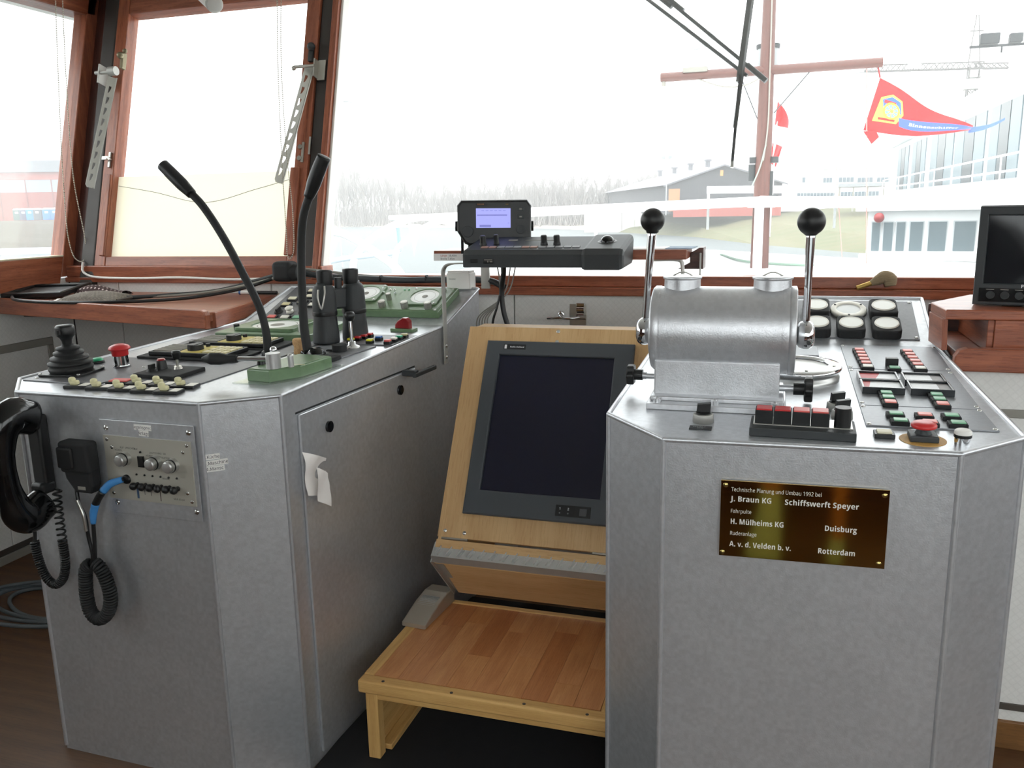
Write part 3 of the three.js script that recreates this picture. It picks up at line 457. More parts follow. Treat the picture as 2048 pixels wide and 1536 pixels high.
function strip(name, label, w, h, text, px, pos, rot, o = {}) { // a printed tape strip with thickness
  const t = thing(name, label, 'label', pos, rot);
  mesh('tape', boxf(-w / 2, w / 2, -h / 2, h / 2, 0, 0.0006), M.whiteBtn, t);
  const [g, m] = face(w, h, canvasTex(Math.round(w * 5200), Math.round(h * 5200), (x, cw, ch) => { x.fillStyle = '#e6e4e0'; x.fillRect(0, 0, cw, ch); x.fillStyle = '#2a2a30'; x.font = `${Math.round(ch * px)}px sans-serif`; x.textBaseline = 'middle'; x.textAlign = 'center'; x.fillText(text, cw / 2, ch * 0.52); }));
  mesh('print', g.translate(0, 0, 0.0008), m, t); return t;
}
const fpos = (x, y, d = 0.0062) => [x, y, FO.z + (x + 1.708) * 0.023 + d];
strip('tape_label', 'white tape label reading Gegensprech above the intercom', 0.047, 0.0125, 'Gegensprech', 0.8, fpos(-1.343, 0.884), [0, FA, -0.02]);
strip('tape_label', 'small white tape label reading Anlage above the intercom', 0.027, 0.0125, 'Anlage', 0.8, fpos(-1.341, 0.8705), [0, FA, -0.02]);
{ // three labels on the bevel beside the corner
  const CA = V3(-1.19, 0, LP(0, 0.004)[2]), CB = V3(-1.046, 0, LP(0, 0.1)[2]), dir = CB.clone().sub(CA), ang = Math.atan2(-dir.z, dir.x); dir.normalize();
  const out = V3(-dir.z, 0, dir.x); const put = (u, y) => CA.clone().addScaledVector(dir, u).addScaledVector(out, 0.0015).setY(y).toArray();
  strip('tape_label', 'white tape label reading 2.Küche on the console corner', 0.036, 0.0125, '2.Küche', 0.8, put(0.016, 0.8245), [0, ang, 0.02]);
  strip('tape_label', 'white tape label reading 3.Maschine on the console corner', 0.05, 0.0125, '3.Maschine', 0.8, put(0.025, 0.8105), [0, ang, 0.06]);
  strip('tape_label', 'torn white tape label reading 4.Mansc on the console corner', 0.042, 0.0125, '4.Mansc', 0.8, put(0.021, 0.797), [0, ang, 0.05]);
}
{ // telephone handset on its cradle
  const t = lfront('telephone', 'black telephone handset hanging on the grey console front', 'telephone', -1.63, 0.785);
  const X = -0.0;
  mesh('cradle', [boxf(-0.028, 0.012, -0.06, 0.115, 0, 0.03, 0.008), boxf(-0.026, 0.014, 0.08, 0.115, 0.02, 0.06, 0.01), boxf(-0.026, 0.014, -0.075, -0.045, 0.0, 0.045, 0.01)], M.black, t);
  mesh('handset', sweep([[0, 0.112, 0.035], [0, 0.122, 0.062], [0, 0.128, 0.083], [0, 0.108, 0.108], [0, 0.06, 0.119], [0, 0.0, 0.12], [0, -0.06, 0.115], [0, -0.098, 0.1], [0, -0.112, 0.075], [0, -0.102, 0.05], [0, -0.095, 0.032]], [0.032, 0.034, 0.032, 0.026, 0.021, 0.02, 0.022, 0.027, 0.031, 0.034, 0.032], 60, 22, 1.25), M.blackGloss, t);
}
{
  const t = thing('coiled_cable', 'coiled black cord looping below the telephone handset', 'cord');
  mesh('lead', tube([[-1.655, 0.682, -1.432], [-1.664, 0.655, -1.455], [-1.668, 0.62, -1.475], [-1.672, 0.585, -1.475]], 0.0042, 20, 8), M.black, t);
  mesh('coil', coil([[-1.673, 0.59, -1.475], [-1.668, 0.545, -1.475], [-1.652, 0.5, -1.475], [-1.628, 0.484, -1.475], [-1.603, 0.5, -1.475], [-1.588, 0.54, -1.475], [-1.587, 0.6, -1.475]], 0.0085, 0.0028, 44), M.black, t);
  mesh('coil', coil([[-1.587, 0.6, -1.475], [-1.587, 0.65, -1.475], [-1.589, 0.7, -1.478], [-1.592, 0.725, -1.485]], 0.009, 0.0026, 9), M.black, t);
}
{
  const t = lfront('hand_microphone', 'black hand microphone clipped to the console beside the telephone', 'microphone', -1.512, 0.79);
  mesh('body', [box(0.085, 0.075, 0.038, 0.003, 0.022, 0.03, 0.009), ext([[-0.035, 0.0], [0.045, 0.0], [0.044, -0.045], [0.036, -0.062], [-0.006, -0.062], [-0.03, -0.03]], 0.032, 0.006).translate(0.0, 0.0, 0.012)], M.blackMatte, t);
  mesh('talk_key', box(0.045, 0.05, 0.012, -0.016, 0.022, 0.049, 0.005), M.black, t);
  mesh('clip', boxf(-0.02, 0.02, -0.01, 0.05, 0, 0.014, 0.003), M.nickel, t);
  mesh('badge', boxf(0.004, 0.026, -0.053, -0.045, 0.0435, 0.0446, 0.0004), M.trimGrey, t);
}
{
  const t = thing('coiled_cable', 'coiled black microphone cord with blue tape hanging in a loop', 'cord');
  const z = -1.472;
  mesh('lead', tube([[-1.527, 0.735, -1.477], [-1.52, 0.7, z], [-1.507, 0.668, z], [-1.505, 0.62, z], [-1.5, 0.57, z], [-1.508, 0.55, z]], 0.0042, 30, 8), M.black, t);
  mesh('bare_wire', tube([[-1.522, 0.708, z + 0.002], [-1.508, 0.675, z + 0.004], [-1.5055, 0.635, z + 0.004]], 0.0044, 20, 8), M.nickel, t);
  mesh('coil', coil([[-1.508, 0.552, z], [-1.523, 0.54, z], [-1.531, 0.5, z], [-1.533, 0.46, z], [-1.526, 0.425, z], [-1.505, 0.412, z], [-1.478, 0.43, z], [-1.463, 0.47, z], [-1.469, 0.515, z], [-1.483, 0.545, z], [-1.496, 0.554, z]], 0.0125, 0.0042, 50), M.rubber, t);
  mesh('lead', tube([[-1.496, 0.553, z], [-1.49, 0.6, z], [-1.485, 0.66, z], [-1.478, 0.69, z], [-1.462, 0.715, z], [-1.437, 0.745, z - 0.004], [-1.402, 0.762, z - 0.02]], 0.0046, 40, 10), M.black, t);
  const blue = S(0x3f86c6, 0.5);
  mesh('blue_tape', sweep([[-1.486, 0.654, z], [-1.482, 0.678, z], [-1.472, 0.703, z]], [0.006, 0.0085, 0.009], 12, 14), blue, t);
  mesh('blue_tape', sweep([[-1.447, 0.735, z], [-1.43, 0.752, z - 0.006], [-1.405, 0.761, z - 0.018]], [0.0088, 0.0088, 0.007], 12, 14), blue, t);
  mesh('plug', sweep([[-1.474, 0.7, z], [-1.46, 0.72, z], [-1.446, 0.736, z]], [0.0085, 0.0085, 0.0085], 8, 14), M.black, t);
}
{ // aluminium bracket on the console side
  const t = thing('shelf_bracket', 'matte aluminium bracket strip on the console side holding the radio shelf', 'bracket', SA.toArray(), [0, SR, 0]);
  const w = 0.016, pts = [[0.86, 0.868], [0.86, 1.145], [0.866, 1.168], [0.88, 1.18], [1.0, 1.184]];
  mesh('strip', [boxf(0.848, 0.852 + 0.02, 0.868, 1.15, 0.006, 0.01, 0.001)], M.aluMatte, t);
  mesh('screw', [lathe([[0, 0.004], [0.004, 0.003], [0.005, 0]], 0, 0, 0, 12).rotateX(Math.PI / 2).translate(0.86, 0.89, 0.01), lathe([[0, 0.004], [0.004, 0.003], [0.005, 0]], 0, 0, 0, 12).rotateX(Math.PI / 2).translate(0.86, 0.925, 0.01)], M.screw, t);
  const c = new THREE.CatmullRomCurve3([[0.86, 1.148, 0.008], [0.861, 1.165, 0.01], [0.862, 1.178, 0.02], [0.865, 1.183, 0.04], [0.87, 1.184, 0.13]].map((p) => V3(...p)));
  const g = []; for (let i = 0; i < 12; i++) { const a = c.getPoint(i / 12), b = c.getPoint((i + 1) / 12); g.push(beam(a.toArray(), b.toArray(), 0.024, 0.004)); }
  mesh('arm', g, M.aluMatte, t);
}
{ // grey cable coiled on the floor at the left
  const t = thing('cable_coil', 'loosely coiled grey cable lying on the brown floor', 'cable', [-2.42, 0.008, -2.16]);
  const mat = S(0x596165, 0.6);
  for (let i = 0; i < 4; i++) { const o = []; for (let k = 0; k < 22; k++) { const a = k / 22 * 6.283, r = 0.14 + 0.035 * i + 0.02 * Math.sin(a * 2 + i); o.push([r * 1.25 * Math.cos(a) + 0.02 * i, i * 0.009, r * 0.72 * Math.sin(a) + 0.012 * i]); } mesh('loop', tube(o, 0.007, 80, 7, true), mat, t); }
}

// ------------------------------------------------------------------ right console: panels, gauges, switches
const rbtn = boxf(-0.0155, 0.0155, 0, 0.008, -0.0135, 0.0135, 0.0015), rlens = boxf(-0.0105, 0.0125, 0.007, 0.0105, -0.009, 0.009, 0.0015);
function rpanel(label, c, buttons, W = 1) {
  const s0 = (c[0][1] + c[2][1]) / 2, x0 = (c[0][0] + c[2][0]) / 2;
  const t = rtop('push_button_unit', label, 'button panel', x0, s0, 0);
  mesh('plate', ext(c.map(([x, s]) => [x - x0, s - s0]), 0.003, 0.0006).rotateX(-Math.PI / 2), M.plateGrey, t);
  for (const [a, b] of c) part('screw', screwGeo.clone(), M.screw, t, [(a - x0) * 0.95, 0.003, -(b - s0) * 0.9], [0, 0.6, 0]);
  for (const [x, s, col, small] of buttons) {
    const b = part('push_button', rbtn.clone(), M.blackMatte, t, [x - x0, 0.003, -(s - s0)]); mesh('lens', rlens.clone(), M[col], b);
    if (small) { b.scale.set(0.9, 1, 1.16); }
  }
  return { t, x0, s0 };
}
{
  const col = (x, s0, n) => Array.from({ length: n }, (_, i) => [x + i * 0.0008, s0 - i * 0.0365, i === n - 1 ? 'whiteBtn' : 'pink', 1]);
  const a = rpanel('rear button panel with two columns of pink buttons', [[0.164, 0.6], [0.379, 0.607], [0.386, 0.875], [0.163, 0.87]], [...col(0.2, 0.777, 6), ...col(0.309, 0.777, 6), [0.259, 0.588, 'greenBtn', 1]]);
  mesh('knob', box(0.026, 0.022, 0.02, 0.258 - a.x0, 0.014, -(0.625 - a.s0), 0.002), M.black, a.t);
  const b = rpanel('middle button panel with four rectangular meters', [[0.164, 0.286], [0.377, 0.292], [0.379, 0.603], [0.164, 0.596]], [[0.218, 0.36, 'greenBtn', 1], [0.218, 0.325, 'greenBtn', 1], [0.218, 0.289, 'pink', 1], [0.31, 0.362, 'greenBtn', 1], [0.31, 0.327, 'greenBtn', 1], [0.31, 0.292, 'pink', 1]]);
  const meterTex = (red) => canvasTex(256, 200, (x, w, h) => {
    x.fillStyle = '#eef0f2'; x.fillRect(0, 0, w, h);
    if (red === 1) { x.fillStyle = '#c8474a'; x.beginPath(); x.moveTo(0, 0); x.lineTo(150, 0); x.lineTo(95, h); x.lineTo(0, h); x.fill(); x.fillStyle = '#555'; x.beginPath(); x.arc(190, 175, 12, 0, 7); x.fill(); }
    if (red === 2) { x.fillStyle = '#d0686a'; x.beginPath(); x.moveTo(0, 0); x.lineTo(60, 0); x.lineTo(30, h); x.lineTo(0, h); x.fill(); }
    if (red === 0) { x.fillStyle = '#9a9698'; x.fillRect(w * 0.72, 0, w * 0.28, h); }
  });
  for (const [x, s, k] of [[0.215, 0.485, 1], [0.2155, 0.41, 2], [0.304, 0.485, 0], [0.306, 0.411, 0]]) {
    const p = [x - b.x0, 0.003, -(s - b.s0)];
    const m = part('meter', ext(rect(-0.04, -0.036, 0.04, 0.036), 0.014, 0.001, [rect(-0.0358, -0.0318, 0.0358, 0.0318)]).rotateX(-Math.PI / 2), S(0x303336, 0.22, 0.3), b.t, p);
    const tex = meterTex(k), [g] = face(0.0716, 0.0636, tex); mesh('scale', g.rotateX(-Math.PI / 2).translate(0, 0.0095, 0), S(0xffffff, 0.5, 0, { map: tex }), m);
  }
  rpanel('front button panel with three pairs of buttons', [[0.164, 0.15], [0.379, 0.155], [0.377, 0.288], [0.164, 0.282]], [[0.2185, 0.208, 'greenBtn'], [0.221, 0.164, 'greenBtn'], [0.267, 0.209, 'pink'], [0.269, 0.164, 'pink'], [0.312, 0.213, 'greenBtn'], [0.315, 0.167, 'greenBtn']]);
}
{ // gauges on the tilted back
  const t = rtilt('gauge_cluster', 'tilted grey gauge panel with white dials in black housings', 'gauge panel', 0.16, 0.14);
  mesh('plate', ext([[-0.41, -0.112], [0.198, -0.112], [0.2, 0.108], [-0.41, 0.108]], 0.003, 0.0006).rotateX(-Math.PI / 2), M.plateDark, t);
  const b = ext(rrect(0.07, 0.086, 0.014), 0.027, 0.004).rotateX(-Math.PI / 2), b2 = () => lathe([[0, 0.029], [0.0265, 0.029], [0.0275, 0.0305], [0.029, 0.0305], [0.0305, 0.027], [0.0305, 0.026]], 0, 0, 0, 36);
  for (const [x, q] of [[0.279, 0.166], [0.107, 0.166], [0.107, 0.063], [0.192, 0.063], [0.279, 0.062], [0.022, 0.166], [0.022, 0.063]]) {
    const g = part('gauge', b.clone(), M.blackMatte, t, [x - 0.16, 0.003, 0.14 - q]); const r = mesh('bezel', b2(), M.whiteBtn, g); 
    mesh('dial', cyl(0.0262, 0.0262, 0.002, 0, 0.0285, 0, 'y', 32), S(0xf3f4ee, 0.3), g);
  }
  const r = part('ring_instrument', lathe([[0.031, 0.008], [0.032, 0.011], [0.045, 0.011], [0.048, 0.008], [0.048, 0], [0.031, 0]], 0, 0, 0, 44), M.chrome, t, [0.032, 0.003, -0.039]);
  r.material = M.whiteBtn; mesh('dial', cyl(0.0315, 0.0315, 0.003, 0, 0.006, 0, 'y', 40), S(0xe4e7e7, 0.25), r);
  for (const a of [0.6, 2.6, 4.7]) mesh('screw', cyl(0.003, 0.003, 0.002, 0.04 * Math.cos(a), 0.0115, -0.04 * Math.sin(a), 'y', 10), M.black, r);
  for (const [x, q] of [[0.35, 0.037], [0.352, 0.24]]) part('screw', screwGeo.clone(), M.screw, t, [x - 0.16, 0.003, 0.14 - q]);
}
{ // compass repeater ring, half hidden by the lever unit
  const t = rtop('compass_repeater', 'round chrome-ringed compass dial beside the lever unit', 'compass', 0.05, 0.5);
  mesh('base', lathe([[0.09, 0], [0.09, 0.008], [0.084, 0.012], [0.0845, 0.02], [0, 0.02]], 0, 0, 0, 56), M.alu, t);
  mesh('ring', lathe([[0.066, 0.03], [0.068, 0.036], [0.09, 0.033], [0.094, 0.027], [0.093, 0.021], [0.066, 0.021]], 0, 0, 0, 64), M.chrome, t);
  mesh('dial', cyl(0.067, 0.067, 0.003, 0, 0.0265, 0, 'y', 48), M.dial, t);
  for (let i = 0; i < 6; i++) mesh('screw', cyl(0.0035, 0.0035, 0.002, 0.079 * Math.cos(i * 1.047 + 0.3), 0.0355, 0.079 * Math.sin(i * 1.047 + 0.3), 'y', 12), M.nickel, t);
}
{
  const t = rtop('cover_plate', 'thin square steel plate behind the compass dial', 'plate', 0.035, 0.76);
  mesh('plate', box(0.14, 0.008, 0.11, 0, 0.004, 0, 0.002), M.plateGrey, t);
}
function rotary(label, x, s, turn) {
  const t = rtop('rotary_switch', label, 'switch', x, s, 0, turn);
  mesh('collar', lathe([[0, 0.016], [0.0165, 0.016], [0.0185, 0.0145], [0.0195, 0.0], [0, 0]], 0, 0, 0, 32), M.aluMatte, t);
  mesh('knob', [lathe([[0, 0.02], [0.0125, 0.02], [0.0145, 0.0165], [0.0145, 0.0155], [0, 0.0155]], 0, 0, 0, 24), ext([[-0.0125, 0], [0.0125, 0], [0.0135, 0.018], [-0.011, 0.0155]], 0.012, 0.001).translate(0, 0.0185, -0.006)], M.black, t);
  return t;
}
rotary('silver rotary switch with black wing knob above the small black tag', -0.121, 0.125, 0.1);
rotary('front silver rotary switch of the pair beside the ribbed star knob', 0.126, 0.196, 0.25);
rotary('rear silver rotary switch of the pair, half hidden by the front one', 0.12, 0.25, 0.25);
{
  const t = rtop('name_tag', 'small black tag below the lone rotary switch', 'label', -0.122, 0.08);
  mesh('plate', box(0.04, 0.002, 0.022, 0, 0.001, 0, 0.0005), M.charcoal, t);
  const [g, m] = face(0.036, 0.018, canvasTex(128, 64, (x, w, h) => { x.fillStyle = '#303336'; x.fillRect(0, 0, w, h); x.fillStyle = '#c4c6c8'; x.font = '24px sans-serif'; x.fillText('SCHALT', 14, 28); x.fillText('EIN', 44, 56); }));
  mesh('lettering', g.rotateX(-Math.PI / 2).translate(0, 0.0023, 0), m, t);
}
{ // strip with four red buttons and a knob
  const t = rtop('button_strip', 'black strip with four red buttons and a round knob at the console front', 'button strip', 0.053, 0.088, 0, -0.02);
  mesh('tray', [box(0.176, 0.016, 0.078, 0, 0.008, 0, 0.002)], M.charcoal, t);
  mesh('recess', box(0.166, 0.002, 0.05, 0, 0.0165, -0.008, 0.0005), M.nickel, t);
  for (let i = 0; i < 4; i++) { const b = part('push_button', box(0.03, 0.024, 0.034, 0, 0.012, 0, 0.001), M.blackMatte, t, [-0.065 + i * 0.0315, 0.016, -0.004]); mesh('lens', box(0.0265, 0.004, 0.027, 0, 0.0245, -0.002, 0.001), i < 2 ? M.red : M.redSoft, b); }
  mesh('knob', [cyl(0.0135, 0.014, 0.034, 0.066, 0.035, 0.004, 'y', 28)], M.black, t);
}
{
  const t = rtop('push_button', 'square pale push button left of the red stop button', 'button', 0.188, 0.094);
  mesh('bezel', box(0.033, 0.008, 0.03, 0, 0.004, 0, 0.0015), M.black, t); mesh('lens', box(0.024, 0.004, 0.019, 0, 0.009, 0, 0.001), M.cream, t);
}
{
  const t = rtop('stop_button', 'red mushroom stop button on a yellow disc', 'stop button', 0.248, 0.086);
  mesh('disc', cyl(0.037, 0.037, 0.001, 0, 0.0005, 0, 'y', 48), S(0xc79a52, 0.6), t);
  mesh('base', [ext([[-0.022, -0.02], [0.022, -0.02], [0.022, 0.02], [-0.022, 0.02]], 0.011, 0.002).rotateX(-Math.PI / 2).translate(0, 0.001, 0), lathe([[0.014, 0.011], [0.01, 0.02], [0.011, 0.024], [0, 0.024]], 0, 0, 0)], M.charcoal, t);
  mesh('cap', lathe([[0, 0.033], [0.012, 0.033], [0.018, 0.031], [0.0205, 0.0275], [0.0205, 0.024], [0.019, 0.0225], [0, 0.0225]], 0, 0, 0, 36), M.red, t);
}
{
  const t = rtop('pilot_lamp', 'round silver pilot lamp with clear cap at the console corner', 'lamp', 0.307, 0.078);
  mesh('collar', cyl(0.013, 0.013, 0.012, 0, 0.006, 0, 'y', 28), M.chrome, t); mesh('ring', cyl(0.0138, 0.0138, 0.005, 0, 0.0145, 0, 'y', 28), M.black, t);
  mesh('cap', lathe([[0.0135, 0.017], [0.0135, 0.022], [0.011, 0.0245], [0, 0.025]], 0, 0, 0, 28), M.white, t);
}
// ------------------------------------------------------------------ the engine telegraph: drum, levers, star knobs
{
  const t = thing('engine_telegraph', 'silver engine control drum with two ball-topped levers', 'control lever unit', [0, 0, 0]);
  const zc = -1.75, yc = 1.1, r = 0.086, x0 = -0.242, x1 = 0.04, B = RP(0, 0.3);
  const turn = (g, x = 0) => g.rotateZ(-Math.PI / 2).translate(x, yc, zc); // lathe axis y -> x
  mesh('drum', turn(lathe([[0, x0], [r - 0.012, x0], [r - 0.003, x0 + 0.002], [r + 0.0005, x0 + 0.006], [r + 0.0005, x0 + 0.016], [r - 0.0006, x0 + 0.017], [r - 0.0006, x0 + 0.022], [r, x0 + 0.023], [r, x1 - 0.028], [r + 0.001, x1 - 0.027], [r + 0.001, x1 - 0.014], [r - 0.001, x1 - 0.0135], [r + 0.002, x1 - 0.011], [r + 0.002, x1 - 0.002], [r - 0.003, x1], [0, x1]].map(([a, b]) => [a, b]), 0, 0, 0, 72)), M.drum, t);
  const ped = mesh('pedestal', [boxf(-0.229, 0.013, 0.955, 1.045, zc - 0.075, zc + 0.068, 0.003)], M.drum, t);
  const fl = part('flange', [box(0.264, 0.012, 0.2, 0, 0.006, 0, 0.002), box(0.256, 0.01, 0.155, 0, 0.016, -0.004, 0.003)], M.drum, t, RP(-0.106, 0.288), [TT, 0, 0]);
  for (const [x, z] of [[-0.112, 0.085], [0.0, 0.085], [0.112, 0.085]]) mesh('bolt', [cyl(0.0085, 0.0085, 0.008, x, 0.016, z, 'y', 6), lathe([[0.004, 0.02], [0.003, 0.023], [0, 0.024]], x, 0, z, 10)], M.drum, fl);
  for (const x of [-0.184, -0.008]) {
    const c = mesh('filler_cap', [cyl(0.036, 0.037, 0.024, x, yc + r + 0.003, zc - 0.005, 'y', 40), lathe([[0.036, 0.014], [0.039, 0.016], [0.039, 0.02], [0.036, 0.021], [0, 0.021]], x, yc + r, zc - 0.005, 40)], M.drum, t);
    mesh('bail', tube(Array.from({ length: 9 }, (_, i) => [x - 0.02 + 0.005 * i, yc + r + 0.02 + 0.008 * Math.sin(i / 8 * Math.PI), zc - 0.01]), 0.0016, 20, 6), M.nickel, c);
  }
  for (const [hx, sx, bx, by, br, top] of [[-0.259, -1, -0.246, 1.319, 0.0245, 0], [0.058, 1, 0.0585, 1.312, 0.0265, 0]]) {
    const h = mesh('lever_hub', [lathe([[0, -0.016], [0.02, -0.016], [0.026, -0.011], [0.0285, -0.002], [0.0285, 0.006], [0.024, 0.013], [0.015, 0.017], [0, 0.018]], 0, 0, 0, 36).rotateZ(-sx * Math.PI / 2).translate(hx, 1.092, zc + 0.0)], M.chrome, t);
    mesh('grub_screw', cyl(0.004, 0.004, 0.004, hx + 0.006 * sx, 1.08, zc + 0.0265, 'z', 14), M.black, h);
    mesh('lever_rod', sweep([[hx, 1.108, zc], [hx + (bx - hx) * 0.5, (1.108 + by) / 2, zc], [bx, by - 0.015, zc]], [0.0068, 0.0072, 0.0092], 12, 18), M.chrome, t);
    mesh('lever_ball', lathe([[0.009, -0.0268], [0.013, -0.0235], ...Array.from({ length: 17 }, (_, i) => { const a = (-60 + i * 150 / 16) * D; return [br * Math.cos(a), br * Math.sin(a)]; }), [0, br]], bx, by, zc, 36), M.black, t);
  }
  const star = (r) => ext(Array.from({ length: 48 }, (_, i) => { const a = i / 48 * 2 * Math.PI, q = r * (0.92 + 0.08 * Math.cos(a * 6)); return [q * Math.cos(a), q * Math.sin(a)]; }), 0.016, 0.003).rotateY(Math.PI / 2);
  mesh('star_knob', [star(0.0225).translate(-0.295, 0.999, zc), cyl(0.0115, 0.0115, 0.02, -0.272, 0.999, zc, 'x', 20)], M.black, t);
  mesh('spindle', [cyl(0.006, 0.006, 0.03, -0.25, 0.997, zc, 'x', 16), cyl(0.008, 0.008, 0.01, -0.259, 0.998, zc, 'x', 6)], M.drum, t);
  mesh('star_knob', [star(0.027).translate(0.06, 0.987, zc + 0.02), cyl(0.0125, 0.0125, 0.022, 0.051, 0.987, zc + 0.02, 'x', 20)], M.black, t);
  mesh('spindle', [cyl(0.0065, 0.0065, 0.035, 0.026, 0.987, zc + 0.02, 'x', 16)], M.drum, t);
}
// ------------------------------------------------------------------ brass plate
{
  const z = RP(0, 0.012)[2], t = thing('brass_plaque', 'brass name plaque with white engraved German lettering', 'plaque', [0.0575, 0.8105, z + 0.006], [0, Math.atan2(0.017, 0.475), 0]);
  const draw = (fg, bg) => (x, w, h) => {
    x.fillStyle = bg; x.fillRect(0, 0, w, h); x.fillStyle = fg; x.strokeStyle = fg; const k = w / 1590;
    const put = (s, px, y, bold, ls = 0, wd) => { x.font = `${bold ? 'bold ' : ''}${Math.round(px * k)}px sans-serif`; if (wd) { const m = x.measureText(s).width; x.save(); x.translate(wd[0] * k, y * k); x.scale(wd[1] * k / m, 1); x.fillText(s, 0, 0); x.restore(); } };
    put('Technische Planung und Umbau 1992 bei', 58, 108, false, 0, [100, 872]);
    put('J. Braun KG', 78, 215, true, 0, [98, 402]); put('Schiffswerft Speyer', 78, 215, true, 0, [622, 700]);
    put('Fahrpulte', 56, 340, false, 0, [98, 208]);
    put('H. Mülheims KG', 78, 460, true, 0, [98, 530]); put('Duisburg', 78, 460, true, 0, [1012, 306]);
    put('Ruderanlage', 56, 580, false, 0, [98, 268]);
    put('A. v. d. Velden b. v.', 78, 705, true, 0, [98, 610]); put('Rotterdam', 78, 705, true, 0, [960, 358]);
  };
  const map = canvasTex(1590, 812, draw('#d9d8d0', '#a88a4e')), orm = canvasTex(1590, 812, draw('#009900', '#0012ff'), false);
  const brass = S(0xffffff, 1, 1, { map, roughnessMap: orm, metalnessMap: orm });
  mesh('plate', ext(rect(-0.1355, -0.0695, 0.1355, 0.0695), 0.003, 0.0004), S(0xa88a4e, 0.15, 1), t);
  const [g] = face(0.27, 0.138, map); mesh('engraving', g.translate(0, 0, 0.0032), brass, t);
  for (const [x, y] of [[-0.128, 0.061], [0.128, 0.06], [-0.13, -0.063], [0.126, -0.061]]) part('screw', lathe([[0, 0.0016], [0.003, 0.0013], [0.0045, 0]], 0, 0, 0, 16).rotateX(Math.PI / 2), S(0xb8a468, 0.25, 1), t, [x, y, 0.0032]);
}

